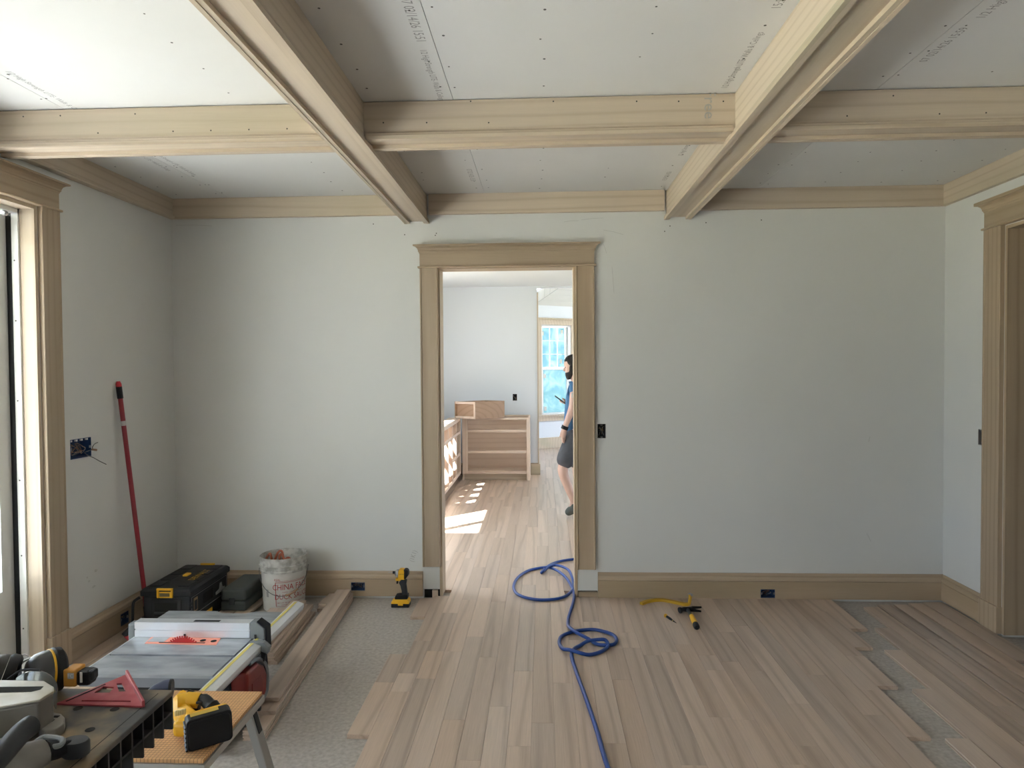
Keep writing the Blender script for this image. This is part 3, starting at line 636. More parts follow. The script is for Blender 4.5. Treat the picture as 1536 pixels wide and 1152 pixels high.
# ---- black plastic workbench
BZ, bx1, by1, bx0, by0 = .80, -.868, 1.572, -1.78, .93
BLK = mat('dusty_black_plastic', (.045, .045, .046), .6, c2=(.25, .18, .10), scale=6, detail=10, lo=.42, hi=.60)
BLK2 = mat('black_rib_plastic', (.022, .022, .023), .5)
T = thing('workbench', 'black plastic folding workbench with sawdust and dog holes', 'workbench', (-1.3, 1.25, SUBZ))
m = MB(); m.box(bx0, bx1, by0, by1, BZ-.012, BZ); tp = link('bench_top', m, BLK, T, bevel=.003)
m = MB(); m.box(bx1-.028, bx1-.0265, by0, by1-.02, BZ-.0001, BZ+.0004); link('edge_groove', m, VOID, tp)
for q in ((117, 1062.5), (172, 1064), (135, 1094.5), (70, 1110), (40, 1125)):
    c = U(q, 'z', BZ); m = MB(); m.disc((c.x, c.y, BZ-.0002), .0095, (0, 0, 1), 20, .0006); link('dog_hole', m, VOID, tp)
n = 16
for k in range(n+1):
    y = by0+(by1-by0-.006)*k/n; h = .092 if k > 5 else .11
    m = MB(); m.box(bx1-.045, bx1-.003, y, y+.005, BZ-h, BZ-.012); link('rib', m, BLK2, T)
m = MB(); m.box(bx1-.045, bx1-.004, by0, by1, BZ-.055, BZ-.050); link('rib', m, BLK2, T)
m = MB(); m.box(bx1-.05, bx1-.045, by0, by1, BZ-.10, BZ-.012).box(bx0, bx0+.005, by0, by1, BZ-.10, BZ-.012).box(bx0, bx1-.045, by1-.005, by1, BZ-.095, BZ-.012).box(bx0, bx1-.045, by0, by0+.005, BZ-.1, BZ-.012); link('skirt', m, BLK2, T)
for (x, y, dx, dy) in ((-.95, 1.50, .10, .10), (-1.70, 1.50, -.10, .10), (-.95, 1.0, .10, -.12), (-1.70, 1.0, -.10, -.12)):
    m = MB(); m.tube([(x, y, BZ-.02), (x+dx*.0, y+dy, SUBZ+.012)], .012, 8); lg = link('leg', m, BLK2, T)
    m = MB(); m.lathe([(.018, SUBZ), (.016, SUBZ+.03)], 10, Matrix.Translation((x, y+dy, 0))); link('rubber_foot', m, DARK, lg)
# ---- work platform
PZ = .50
AL2 = mat('weathered_aluminium', (.42, .42, .41), .45, .7)
PLY = mat('tan_platform_board', (.62, .36, .16), .6)
nt = PLY.node_tree; L = nt.links; b = nt.nodes['Principled BSDF']; tc = N(nt, 'ShaderNodeTexCoord')
bk = N(nt, 'ShaderNodeTexBrick', offset=0.0, i_Scale=1.0); bk.inputs['Color1'].default_value = (.66, .37, .16, 1); bk.inputs['Color2'].default_value = (.60, .34, .15, 1); bk.inputs['Mortar'].default_value = (.34, .18, .08, 1)
bk.inputs['Mortar Size'].default_value = .0011; bk.inputs['Brick Width'].default_value = .0105; bk.inputs['Row Height'].default_value = .0105
L.new(tc.outputs['Object'], bk.inputs['Vector']); L.new(bk.outputs['Color'], b.inputs['Base Color'])
bp = N(nt, 'ShaderNodeBump', i_Strength=.35, i_Distance=.002, invert=True); L.new(bk.outputs['Fac'], bp.inputs['Height']); L.new(bp.outputs[0], b.inputs['Normal'])
T = thing('work_platform', 'low aluminium work platform with a tan grid-textured top', 'work platform', (-1.25, 2.0, SUBZ))
px0, px1, py0, py1 = -1.62, -.919, 1.802, 2.196
m = MB(); m.box(px0, px1, py0, py1, PZ-.011, PZ); link('deck_board', m, PLY, T, bevel=.0015)
m = MB(); m.box(px1-.002, px1+.006, py0-.006, py1+.002, PZ-.034, PZ-.011).box(px0-.006, px0+.002, py0-.006, py1+.002, PZ-.034, PZ-.011).box(px0, px1, py0-.006, py0+.002, PZ-.034, PZ-.011).box(px0, px1, py1-.006, py1+.002, PZ-.034, PZ-.011); link('frame', m, AL2, T)
for (x, sx_) in ((px1-.03, 1), (px0+.03, -1)):
    for (y, sy_) in ((py0+.035, -1), (py1-.045, 1)):
        m = MB(); tp_, bt = (x, y), (x+sx_*.115, y+sy_*.05)
        loops = []
        for (cx_, cy_, z) in ((tp_[0], tp_[1], PZ-.02), (bt[0], bt[1], SUBZ)): loops.append([(cx_-.014, cy_-.022, z), (cx_+.014, cy_-.022, z), (cx_+.014, cy_+.022, z), (cx_-.014, cy_+.022, z)])
        m.rings(loops); lg = link('leg', m, AL2, T, bevel=.003)
        m = MB(); loops = []
        for t, e in ((.06, .0165), (.19, .0165)):
            cx_ = tp_[0]+(bt[0]-tp_[0])*t; cy_ = tp_[1]+(bt[1]-tp_[1])*t; z = PZ-.02+(SUBZ-PZ+.02)*t; loops.append([(cx_-e, cy_-.012, z), (cx_+e, cy_-.012, z), (cx_+e, cy_+.012, z), (cx_-e, cy_+.012, z)])
        m.rings(loops); link('hinge_plate', m, CHAR, lg)
        m = MB(); m.box(bt[0]-.02, bt[0]+.02, bt[1]-.027, bt[1]+.027, SUBZ, SUBZ+.03); link('rubber_foot', m, DARK, lg, bevel=.003)
for x in (px1+.02, px0-.02):
    m = MB(); m.tube([(x, py0+.02, .25), (x, py1-.03, .25)], .010, 8); link('cross_rung', m, AL2, T)
# ---- yellow cordless power tool on the platform (battery towards the room)
T = thing('cordless_power_tool', 'yellow and black cordless power tool with big battery, lying on the tan platform', 'power tool', (-.98, 1.93, PZ))
bc_ = U((314, 1095), 'y', 1.875); bc_.z = PZ+.0455
B = frame(bc_, (.80, .55, .03), (-.02, -.02, 1))             # battery face frame: x right, y up, z towards camera
def rb2(w_, h_, z0, z1, rad=.012, n_=5, ox=0, oy=0, taper=1.0):
    L_ = []
    for z, k in ((z0, taper), (z1, 1.0)):
        ring = []
        for (cx_, cy_, a0) in ((w_/2-rad, h_/2-rad, 0), (-w_/2+rad, h_/2-rad, 90), (-w_/2+rad, -h_/2+rad, 180), (w_/2-rad, -h_/2+rad, 270)):
            for i in range(n_): an = R(a0+90*i/(n_-1)); ring.append((ox+(cx_+rad*math.cos(an))*k, oy+(cy_+rad*math.sin(an))*k, z))
        L_.append(ring)
    return L_
m = MB(); m.rings(rb2(.118, .088, -.03, .012, .012), M=B); m.rings(rb2(.108, .078, .012, .017, .012), M=B); bt_ = link('battery', m, DARK, T, bevel=.003)
m = MB(); m.rings(rb2(.116, .084, -.043, -.0305, .012), M=B); link('battery_collar', m, YEL, bt_, bevel=.002)
m = MB(); m.box(-.045, .028, .0443, .0449, -.026, -.006, M=B); link('battery_print', m, mat('battery_label', (.55, .36, .05), .5), bt_)
for k in range(6):
    m = MB(); m.tube([B @ Vector((-.060, .028-.0125*k, -.024)), B @ Vector((-.060, .022-.0125*k, .008))], .0035, 6); link('grip_ridge', m, CHAR, bt_, smooth=True)
zt = lambda x, y, z: B @ Vector((x, y, z))
def blob(pts, rad, n_=12):
    m = MB(); m.tube(catmull(pts, 6), [r for r in rad for _ in range(6)][:6*(len(pts)-1)]+[rad[-1]], n_); return m
hx = [U((266, 1052), 'z', PZ+.085), U((282, 1049), 'z', PZ+.085), U((299, 1051), 'z', PZ+.08), U((313, 1059), 'z', PZ+.07), U((324, 1071), 'z', PZ+.05)]
m = blob([hx[0], hx[1], hx[2]], [.020, .022, .021]); h1 = link('upper_handle', m, YEL, T, smooth=True)
m = blob([hx[1]+Vector((-.005, .010, .012)), hx[2]+Vector((.012, 0, .004)), hx[3]+Vector((.006, 0, 0)), hx[4]], [.012, .017, .022, .022]); link('rubber_grip', m, CHAR, T, smooth=True)
m = MB(); L_ = []
for (px, py, z, a_, c_) in ((272, 1046, .09, .016, .016), (268, 1055, .072, .024, .022), (272, 1068, .06, .027, .026), (279, 1077, .052, .026, .028), (286, 1082, .048, .022, .028)):
    q = U((px, py), 'z', PZ+z); L_.append([(q.x+a_*math.cos(2*math.pi*i/12)*1.0, q.y+.012*math.sin(2*math.pi*i/12), q.z+c_*math.sin(2*math.pi*i/12)) for i in range(12)])
m.rings(L_); link('tool_body', m, YEL, T, smooth=True)
q = U((277, 1082), 'z', PZ+.045); m = MB(); m.box(q.x-.026, q.x+.026, q.y-.026, q.y+.045, PZ+.008, PZ+.055); link('motor_housing', m, YEL, T, bevel=.014, seg=3)
q = U((291, 1065), 'z', PZ+.05); m = MB(); m.prism([(q.x-.012, PZ+.02), (q.x+.014, PZ+.02), (q.x+.018, PZ+.07), (q.x-.006, PZ+.075)], 'y', q.y-.012, q.y+.012); link('trigger', m, DARK, T, bevel=.004)
q = U((306, 1064), 'z', PZ+.06); m = MB(); m.box(q.x-.016, q.x+.02, q.y-.02, q.y+.02, PZ+.012, PZ+.06); link('grip_core', m, YEL, T, bevel=.008)
m = MB(); q = U((299, 1053.5), 'z', PZ+.098); m.box(q.x-.009, q.x+.009, q.y-.004, q.y+.004, q.z-.004, q.z+.003); link('lock_button', m, DARK, T, bevel=.002)
for k in range(5):
    q = U((263.5+k*3.4, 1067.5-k*.7), 'z', PZ+.088); m = MB(); m.box(q.x-.0018, q.x+.0018, q.y-.004, q.y+.004, q.z-.012, q.z+.002); link('vent_slot', m, mat('pale_vent', (.75, .62, .30), .5) if k == 0 else bpy.data.materials['pale_vent'], T)
# ---- red speed square
sq = [U(q, 'z', BZ+.004) for q in ((84, 1055), (213, 1059), (188, 1012))]
T = thing('speed_square', 'red triangular speed square with cut-out slots lying on the black workbench', 'square', (sq[0].x, sq[0].y, BZ))
A_, B_, C_ = sq
def tri(p, q, r, z): return p*A_.x+q*B_.x+r*C_.x, p*A_.y+q*B_.y+r*C_.y, z
RSQ = mat('red_anodised_square', (.36, .05, .065), .45, .3, c2=(.42, .09, .10), scale=30)
# plate as a bmesh grid with slots left open: strips between barycentric points
def barpoly(pts, z0, z1):
    m = MB(); m.prism([tri(*p, 0)[:2] for p in pts], 'z', z0, z1); return m
outer = [(1, 0, 0), (0, 1, 0), (0, 0, 1)]
hole1 = [(.50, .14, .36), (.31, .31, .38), (.22, .22, .56), (.36, .07, .57)]
hole2 = [(.19, .39, .42), (.10, .46, .44), (.10, .20, .70), (.17, .15, .68)]
slot = [(.70, .22, .08), (.11, .78, .11), (.10, .75, .15), (.68, .20, .12)]
bm = bmesh.new(); ringv = []
for poly in (outer, hole1, hole2, slot):
    vs = [bm.verts.new(tri(*p, BZ+.004)) for p in poly]
    ringv.append([bm.edges.new((vs[i], vs[(i+1) % len(vs)])) for i in range(len(vs))])
bmesh.ops.triangle_fill(bm, use_beauty=True, use_dissolve=False, edges=[e for r_ in ringv for e in r_])
g_ = bmesh.ops.extrude_face_region(bm, geom=bm.faces[:]); bmesh.ops.translate(bm, vec=(0, 0, -.0038), verts=[v for v in g_['geom'] if isinstance(v, bmesh.types.BMVert)])
me_ = MB(); bm.verts.index_update(); me_.v = [tuple(v.co) for v in bm.verts]; me_.f = [tuple(v.index for v in f.verts) for f in bm.faces]; bm.free()
link('plate', me_, RSQ, T)
d_ = (C_-B_).normalized(); nn = Vector((d_.y, -d_.x, 0))
m = MB(); m.prism([(B_.x, B_.y), (B_.x+nn.x*.006, B_.y+nn.y*.006), (C_.x+nn.x*.006, C_.y+nn.y*.006), (C_.x, C_.y)], 'z', BZ+.0002, BZ+.015); link('lip', m, RSQ, T, bevel=.001)
m = MB(); a, c = Vector(tri(.88, .05, .07, 0)), Vector(tri(.32, .03, .65, 0)); dd = (c-a).normalized(); n2_ = Vector((dd.y, -dd.x, 0))*.004
m.prism([(a.x, a.y), (a.x+n2_.x, a.y+n2_.y), (c.x+n2_.x, c.y+n2_.y), (c.x, c.y)], 'z', BZ+.0041, BZ+.0046); link('scale_slot', m, VOID, T)
# ---- ear muffs
EAR = mat('ear_cup_black', (.02, .021, .023), .35)
q = U((83, 1012), 'y', 1.545); T = thing('ear_muffs', 'black ear muffs with a thin yellow ring and wire headband on the workbench', 'ear muffs', (q.x, q.y, BZ))
c = U((69, 1013), 'y', 1.545); c.z = BZ+.0515
Mx = frame(c, (-.79, .60, 0), (.06, .08, 1))     # z of frame = axis of the cup
m = MB(); m.lathe([(.016, -.040), (.030, -.036), (.042, -.022), (.0465, -.004), (.047, .004)], 28, Mx); cp = link('ear_cup', m, EAR, T, smooth=True)
m = MB(); m.lathe([(.0472, .004), (.0485, .005), (.0485, .0085), (.047, .009)], 28, Mx); link('yellow_ring', m, YEL, cp, smooth=True)
m = MB(); m.lathe([(.046, .009), (.050, .014), (.049, .028), (.041, .034), (.028, .032)], 28, Mx); link('ear_cushion', m, DARK, cp, smooth=True)
c2 = c+Vector((-.085, -.03, .002)); M2 = frame(c2, (-.5, .8, 0), (.3, .2, 1))
m = MB(); m.lathe([(.016, -.040), (.030, -.036), (.042, -.022), (.0465, -.004), (.047, .004)], 28, M2); cp2 = link('ear_cup', m, EAR, T, smooth=True)
m = MB(); m.lathe([(.046, .005), (.050, .012), (.049, .026), (.041, .032), (.028, .030)], 28, M2); link('ear_cushion', m, DARK, cp2, smooth=True)
hw_ = [U(p, 'y', 1.56) for p in ((14, 1018), (24, 1005), (36, 992), (46, 987), (54, 985.5))]
m = MB(); m.tube([h for h in hw_], .0022, 6); link('headband_wire', m, STEEL, T, smooth=True)
hw_ = [U(p, 'y', 1.60) for p in ((22, 1014), (28, 1004), (31, 990), (36, 982), (42, 984), (47, 990))]
m = MB(); m.tube(catmull(hw_, 4), .0018, 6); link('headband_wire', m, STEEL, T, smooth=True)
m = MB(); q = U((73, 989.5), 'y', 1.545); m.box(q.x-.007, q.x+.008, q.y-.01, q.y+.01, q.z-.004, q.z+.003); link('slide_bracket', m, DARK, T, bevel=.002)
# ---- clear safety glasses in front of the muffs
LENS = mat('clear_lens', (.55, .60, .60), .08); LENS.node_tree.nodes['Principled BSDF'].inputs['Transmission Weight'].default_value = .85
T = thing('safety_glasses', 'clear safety glasses with dark arms leaning on the ear muffs', 'glasses', tuple(U((50, 1035), 'z', BZ)))
pp = [U(p, 'y', 1.47) for p in ((20, 1020), (38, 1009), (60, 1007), (76, 1014), (84, 1025), (86, 1035))]
cc = catmull(pp, 5); m = MB(); L_ = []
for i, p_ in enumerate(cc):
    k = i/(len(cc)-1); dn = Vector((0, -.006-.012*math.sin(k*math.pi), -.030-.010*k)); L_.append([p_, p_+Vector((0, .002, .0005)), p_+dn+Vector((0, .002, 0)), p_+dn])
m.rings([[tuple(v) for v in r_] for r_ in L_]); link('lens', m, LENS, T, smooth=True)
m = MB(); m.tube([p_+Vector((0, -.001, .001)) for p_ in catmull([U(p, 'y', 1.462) for p in ((12, 1019), (30, 1007), (45, 1005), (61, 1006))], 4)], .0028, 6); link('temple_arm', m, DARK, T, smooth=True)
# ---- orange and black tool behind the square
q = U((112, 1018), 'y', 1.55)
T = thing('utility_tool', 'orange and black tool body lying behind the red square at the bench edge', 'tool', (q.x, q.y, BZ))
ORG_ = mat('orange_yellow_plastic', (.62, .29, .05), .45)
def bxp(p, q_, y0, y1, mt, nm, par, bv=.003):
    a, c = U(p, 'y', y0), U(q_, 'y', y0); m = MB(); m.box(a.x, c.x, y0, y1, max(BZ, min(a.z, c.z)), max(a.z, c.z)); return link(nm, m, mt, par, bevel=bv)
bxp((94, 1005), (113, 1031), 1.530, 1.568, ORG_, 'tool_case', T); bxp((113, 1008), (133, 1030), 1.533, 1.566, DARK, 'black_grip', T, .006); bxp((130, 1007), (138.5, 1023), 1.536, 1.562, CHAR, 'grip_end', T, .006)
a = bxp((101, 1010), (110, 1018.5), 1.528, 1.5299, mat('grey_sticker', (.42, .46, .50), .5), 'sticker', T, 0)
text_part('sticker_lettering', 'FC', .012, WHITE, T, frame(U((105.5, 1014.2), 'y', 1.5275), (1, 0, 0), (0, 0, 1)))
bxp((119.5, 1009), (123, 1024), 1.531, 1.5329, WHITE, 'white_mark', T, 0)
# ---- dark blue handle poking out behind the bench corner
NAVY = mat('navy_rubber', (.02, .03, .075), .4)
T = thing('hand_tool', 'dark blue rounded tool handle lying on the platform behind the bench corner', 'tool', tuple(U((245, 1036), 'z', PZ)))
pp = [U(p, 'z', PZ+.03) for p in ((222, 1040), (232, 1036), (246, 1033), (255, 1032)) ]
m = MB(); m.tube(pp, [.010, .018, .026, .027], 14); link('handle', m, NAVY, T, smooth=True)
m = MB(); m.tube([pp[3], pp[3]+(pp[3]-pp[2]).normalized()*.008], [.028, .026], 14); link('end_cap', m, CHAR, T, smooth=True)

# ---- mitre saw (only its right edge is in the picture)
CAST = mat('cast_aluminium', (.235, .22, .20), .55, .2, c2=(.20, .185, .17), scale=20)
CASTT = mat('machined_aluminium', (.52, .50, .46), .42, .5, c2=(.40, .36, .29), scale=14)
T = thing('miter_saw', 'cast aluminium mitre saw base with black lock handle standing on the workbench', 'miter saw', (-1.25, 1.33, BZ))
pz = BZ+.085
pr_ = [U(q, 'z', pz) for q in ((66, 1021), (81, 1030), (81, 1036), (60, 1049), (0, 1060))]
pts2 = [(p_.x, p_.y) for p_ in pr_]+[(-1.62, pr_[-1].y-.012), (-1.62, pr_[0].y+.01)]
m = MB(); m.prism(pts2, 'z', pz-.006, pz); wt = link('wing_table', m, CASTT, T, bevel=.002)
pts3 = [(x-.002 if x > -1.6 else x, y) for x, y in pts2]; m = MB(); m.prism(pts3, 'z', BZ+.02, pz-.006); link('base_casting', m, CAST, T, bevel=.004)
a, c = U((-10, 1034), 'z', pz), U((63, 1033), 'z', pz); m = MB(); m.prism([(a.x, a.y-.017), (c.x-.012, c.y-.015), (c.x, c.y-.004), (c.x-.004, c.y+.010), (a.x, a.y+.010)], 'z', pz-.0002, pz+.0005); link('wing_slot', m, VOID, wt)
ft = [U(q, 'z', BZ+.022) for q in ((60, 1078), (80, 1068), (92, 1070), (98, 1076), (96, 1084), (84, 1093), (66, 1096), (58, 1092))]
m = MB(); m.prism([(p_.x, p_.y) for p_ in ft], 'z', BZ, BZ+.022); fo = link('mounting_foot', m, CAST, T, bevel=.003)
for q in ((76, 1081), (84, 1075)):
    c = U(q, 'z', BZ+.022); m = MB(); m.box(c.x-.006, c.x+.006, c.y-.004, c.y+.004, BZ+.0219, BZ+.0226); link('foot_slot', m, VOID, fo)
m = MB(); m.lathe([(.14, BZ+.03), (.145, BZ+.045), (.145, pz-.001), (.13, pz+.001)], 40, Matrix.Translation((-1.37, 1.33, 0))); link('turntable', m, CASTT, T, smooth=True)
m = MB(); m.box(-1.60, -1.20, 1.42, 1.44, pz+.001, pz+.07); link('back_fence', m, CAST, T, bevel=.003)
arm = [U((0, 1150), 'z', BZ+.05), U((40, 1140), 'z', BZ+.045), U((66, 1128), 'z', BZ+.045)]
m = MB(); m.tube([Vector((-1.33, 1.28, BZ+.05))]+arm, [.036, .034, .030, .024], 14); ar = link('mitre_arm', m, CAST, T, smooth=True)
hd_ = [U((-30, 1165), 'z', BZ+.10), U((0, 1135), 'z', BZ+.105), U((28, 1103), 'z', BZ+.11), U((45, 1089), 'z', BZ+.112), U((50, 1086), 'z', BZ+.112)]
m = MB(); m.tube(catmull(hd_, 5), [.0185]*16+[.0182, .0165, .013, .009, .004], 18); link('lock_handle', m, CHAR, T, smooth=True)
kn = U((113, 1122), 'z', BZ+.022); m = MB(); m.lathe([(.020, 0), (.0235, .004), (.0235, .026), (.021, .030), (.0, .031)], 24, Matrix.Translation((kn.x, kn.y, BZ+.008)) @ Matrix.Diagonal((1.15, .85, 1, 1))); link('detent_knob', m, CHAR, T, smooth=True)
k0 = U((85, 1125), 'z', BZ+.03); m = MB(); m.tube([arm[2]+Vector((-.004, 0, 0)), k0, kn+Vector((-.004, 0, .004))], [.020, .017, .012], 10); link('knob_stem', m, DARK, T, smooth=True)
lp = [U(q, 'z', BZ+.05) for q in ((46, 1122), (62, 1107), (80, 1106), (94, 1110), (90, 1118), (74, 1121))]
m = MB(); m.tube(catmull(lp, 4), .005, 8); link('detent_lever', m, GREYP, T, smooth=True)
# head, out of the picture
m = MB(); m.tube(catmull([(-1.42, 1.52, pz), (-1.42, 1.55, pz+.12), (-1.40, 1.47, pz+.22)], 5), .03, 10); hdn = link('pivot_arm', m, CAST, T, smooth=True)
m = MB(); m.lathe([(.02, -.03), (.125, -.028), (.13, -.02), (.13, .02), (.125, .028), (.02, .03)], 36, frame((-1.40, 1.36, pz+.26), (0, 1, 0), (0, 0, 1))); link('blade_guard', m, CHAR, T, smooth=True)
m = MB(); m.lathe([(.045, .03), (.055, .04), (.055, .15), (.03, .17)], 24, frame((-1.40, 1.38, pz+.26), (0, -1, 0), (0, 0, 1))); link('motor', m, YEL, T, smooth=True)
m = MB(); m.tube(catmull([(-1.40, 1.40, pz+.38), (-1.40, 1.30, pz+.43), (-1.40, 1.22, pz+.38), (-1.40, 1.25, pz+.33)], 5), .016, 10); link('trigger_handle', m, DARK, T, smooth=True)
# a strip of cut trim lying beside the saw base
a, c = U((-40, 1103), 'z', BZ+.02), U((16, 1101), 'z', BZ+.02); m = MB(); m.box(a.x, c.x, a.y-.03, a.y+.0, BZ, BZ+.018); o = link('wood_offcut', m, POP['x'], None, ((a.x+c.x)/2, a.y, BZ)); tag(o, 'pale wood offcut lying beside the black saw handle', 'offcut')

# ================================================================== boxes, bucket, boards in the left corner
# ---- black tool box
T = thing('tool_box', 'big black tool box with yellow latches on the floor in the corner', 'tool box', (-2.2, 4.19, 0))
ax0, ax1, ay0, ay1, zt_ = -2.365, -2.06, 3.93, 4.44, .268
TBX = mat('tool_box_black', (.020, .021, .024), .5, spec=.3)
m = MB(); m.box(ax0+.012, ax1-.012, ay0+.012, ay1-.012, .001, .222); lo_ = link('lower_box', m, TBX, T, bevel=.008)
m = MB(); L_ = []
for z, e in ((.222, .004), (.228, 0), (.252, 0), (.264, .010), (zt_, .016)): L_.append([(ax0+e, ay0+e, z), (ax1-e, ay0+e, z), (ax1-e, ay1-e, z), (ax0+e, ay1-e, z)])
m.rings(L_); ld = link('lid', m, TBX, T, bevel=.004)
for i in range(4):                        # raised pads on the lid
    y = ay0+.045+i*.115
    for x0_, x1_ in ((ax0+.035, ax0+.10), (ax1-.10, ax1-.035)):
        m = MB(); m.box(x0_, x1_, y, y+.09, zt_, zt_+.006); link('lid_pad', m, TBX, ld, bevel=.002)
m = MB(); m.box((ax0+ax1)/2-.035, (ax0+ax1)/2+.035, ay0+.17, ay0+.36, zt_-.0005, zt_+.002); link('handle_recess', m, DARK, ld)
m = MB(); m.box((ax0+ax1)/2-.022, (ax0+ax1)/2+.008, ay0+.235, ay0+.29, zt_+.002, zt_+.012); link('lid_handle', m, YEL, ld, bevel=.003)
text_part('lid_lettering', 'DEWALT', .055, YEL, ld, frame(((ax0+ax1)/2+.075, ay0+.26, zt_+.0068), (.0, 1, 0), (-1, 0, 0)))
def latch(cx, y, s):
    m = MB()
    for a in (-.047, .037): m.box(cx+a, cx+a+.010, y, y+s*.012, .218, .268)
    m.box(cx-.047, cx+.047, y, y+s*.014, .262, .274).box(cx-.036, cx+.036, y, y+s*.010, .218, .252); o = link('latch', m, YEL, T, bevel=.002)
    m = MB(); m.box(cx-.030, cx+.030, y+s*.0102, y+s*.0112, .226, .246); link('latch_plate', m, mat('dark_latch_plate', (.10, .08, .03), .5) if 'dark_latch_plate' not in bpy.data.materials else bpy.data.materials['dark_latch_plate'], o)
latch((ax0+ax1)/2, ay0+.002, -1); latch((ax0+ax1)/2, ay1-.002, 1)
m = MB(); m.box((ax0+ax1)/2-.09, (ax0+ax1)/2+.09, ay0+.004, ay0+.013, .05, .205); fr = link('end_panel', m, TBX, lo_, bevel=.006)
m = MB(); m.box((ax0+ax1)/2-.068, (ax0+ax1)/2+.068, ay0+.0030, ay0+.0045, .105, .185); link('grip_recess', m, VOID, fr)
m = MB(); m.tube([((ax0+ax1)/2-.068, ay0+.002, .125), ((ax0+ax1)/2+.068, ay0+.002, .125)], .008, 8); link('end_handle', m, CHAR, fr, smooth=True)
for k in range(6):
    m = MB(); m.box(ax1-.0125, ax1-.006, ay0+.016+k*.0, ay0+.03,  .06+k*.022, .072+k*.022); link('corner_rib', m, CHAR, lo_)
# side graphics (printed panel on the long side facing the room)
xs_ = ax1-.0115; PRINT = mat('tan_print', (.40, .27, .16), .6); PW_ = mat('pale_print', (.42, .42, .42), .6)
m = MB()
for a, b_, c_, d_ in ((ay0+.03, ay1-.03, .015, .0165), (ay0+.03, ay1-.03, .2065, .208), (ay0+.03, ay0+.032, .015, .208), (ay1-.032, ay1-.03, .015, .208), (ay0+.03, ay1-.03, .098, .0995)): m.box(xs_-.0005, xs_+.0005, a, b_, c_, d_)
link('panel_outline', m, PW_, lo_)['kind'] = 'stuff'
m = MB(); m.box(xs_, xs_+.001, ay0+.055, ay0+.10, .115, .195); pb = link('side_label', m, PRINT, lo_)
m = MB(); m.box(xs_+.001, xs_+.0014, ay0+.060, ay0+.095, .122, .18); link('label_window', m, TBX, pb)
m = MB(); m.box(xs_, xs_+.001, ay0+.16, ay0+.28, .045, .068); link('yellow_badge', m, YEL, lo_)
m = MB(); m.box(xs_, xs_+.001, ay0+.17, ay0+.29, .125, .185); link('side_window', m, VOID, lo_)
m = MB(); m.prism([(ay0+.33, .125), (ay0+.45, .125), (ay0+.455, .145), (ay0+.42, .152), (ay0+.41, .185), (ay0+.385, .185), (ay0+.375, .15), (ay0+.33, .142)], 'x', xs_-.0002, xs_+.001); link('side_emblem', m, PW_, lo_)
# ---- grey hard case behind
T = thing('hard_case', 'flat dark grey-green hard case between tool box and bucket', 'case', (-1.95, 4.40, 0.0))
GC = mat('grey_green_case', (.055, .065, .062), .5)
m = MB(); m.box(-2.048, -1.885, 4.27, 4.61, .0203, .08); cb2 = link('case_bottom', m, GC, T, bevel=.012, seg=3)
m = MB(); m.box(-2.048, -1.885, 4.27, 4.61, .082, .158); link('case_lid', m, GC, T, bevel=.018, seg=3)
m = MB(); m.box(-1.99, -1.955, 4.261, 4.27, .06, .105); link('latch', m, CHAR, T, bevel=.003)
# ---- bucket
BW = mat('dirty_white_plastic', (.50, .48, .44), .55, c2=(.62, .605, .57), scale=9, detail=7)
BWR = mat('scraped_rim_plastic', (.34, .325, .30), .6, c2=(.56, .55, .52), scale=26, detail=6, lo=.38, hi=.6)
RINK = mat('red_ink', (.36, .035, .035), .6)
bxc, byc, bz0 = -1.693, 4.42, .0005; rb_, rt_, bh = .128, .146, .345
def rad(z): return rb_+(rt_-rb_)*(z/bh)
T = thing('bucket', 'dirty white plastic food pail with red lettering and wire handle', 'bucket', (bxc, byc, bz0))
MT = Matrix.Translation((bxc, byc, bz0))
m = MB(); m.lathe([(rb_-.006, 0), (rb_, .006), (rad(.25), .25), (rad(.25)-.003, .252), (rb_-.003, .02), (.001, .018)], 48, MT, cap=True); bk_ = link('pail_wall', m, BW, T, smooth=True)
m = MB(); m.lathe([(rad(.25), .25), (rad(.25)+.006, .252), (rad(.255)+.006, .262), (rad(.26)+.001, .266), (rad(.285)+.001, .285), (rad(.285)+.009, .287), (rad(.292)+.009, .296), (rad(.296)+.002, .299), (rad(.34)+.002, .34), (rad(.34)+.004, bh), (rad(.34)-.002, bh+.002), (rad(.25)-.004, .25)], 48, MT, cap=False); link('rim_bands', m, BWR, T, smooth=True)
def wrap(phi0, z0, off=.0022):           # text wrapped on the pail, centred at angle phi0
    def f(p):
        z = z0+p.y; r_ = rad(z)+off; an = phi0+p.x/r_; return Vector((bxc+r_*math.cos(an), byc+r_*math.sin(an), bz0+z))
    return f
PH = R(-62)
def wtext(s, size, z, dphi=0, sq_=1.0, mt=RINK): text_part('lettering', s, size, mt, bk_, None, bend=wrap(PH+dphi, z), squash=sq_)
wtext('CHINA FACE', .052, .165, .22, .82); wtext('DUCK SAUCE', .048, .103, .30, .80); wtext('NET WT 40 LBS  SWEET AND SOUR', .012, .066, .25, 1.0); wtext('DISTRIBUTED IN THE U.S.A.', .010, .053, .2, 1.0)
wtext('CHINESE STYLE DIPPING SAUCE', .009, .134, .25, 1.0); wtext('REAL', .018, .215, -.42, 1.0)
def band(phi0, phi1, z0, z1, nm, mt, par, off=.0007, n_=16):
    m = MB(); L_ = []
    for i in range(n_+1):
        an = phi0+(phi1-phi0)*i/n_; L_.append([(bxc+(rad(z)+o_)*math.cos(an), byc+(rad(z)+o_)*math.sin(an), bz0+z) for z, o_ in ((z0, 0), (z1, 0), (z1, off), (z0, off))])
    m.rings(L_); return link(nm, m, mt, par)
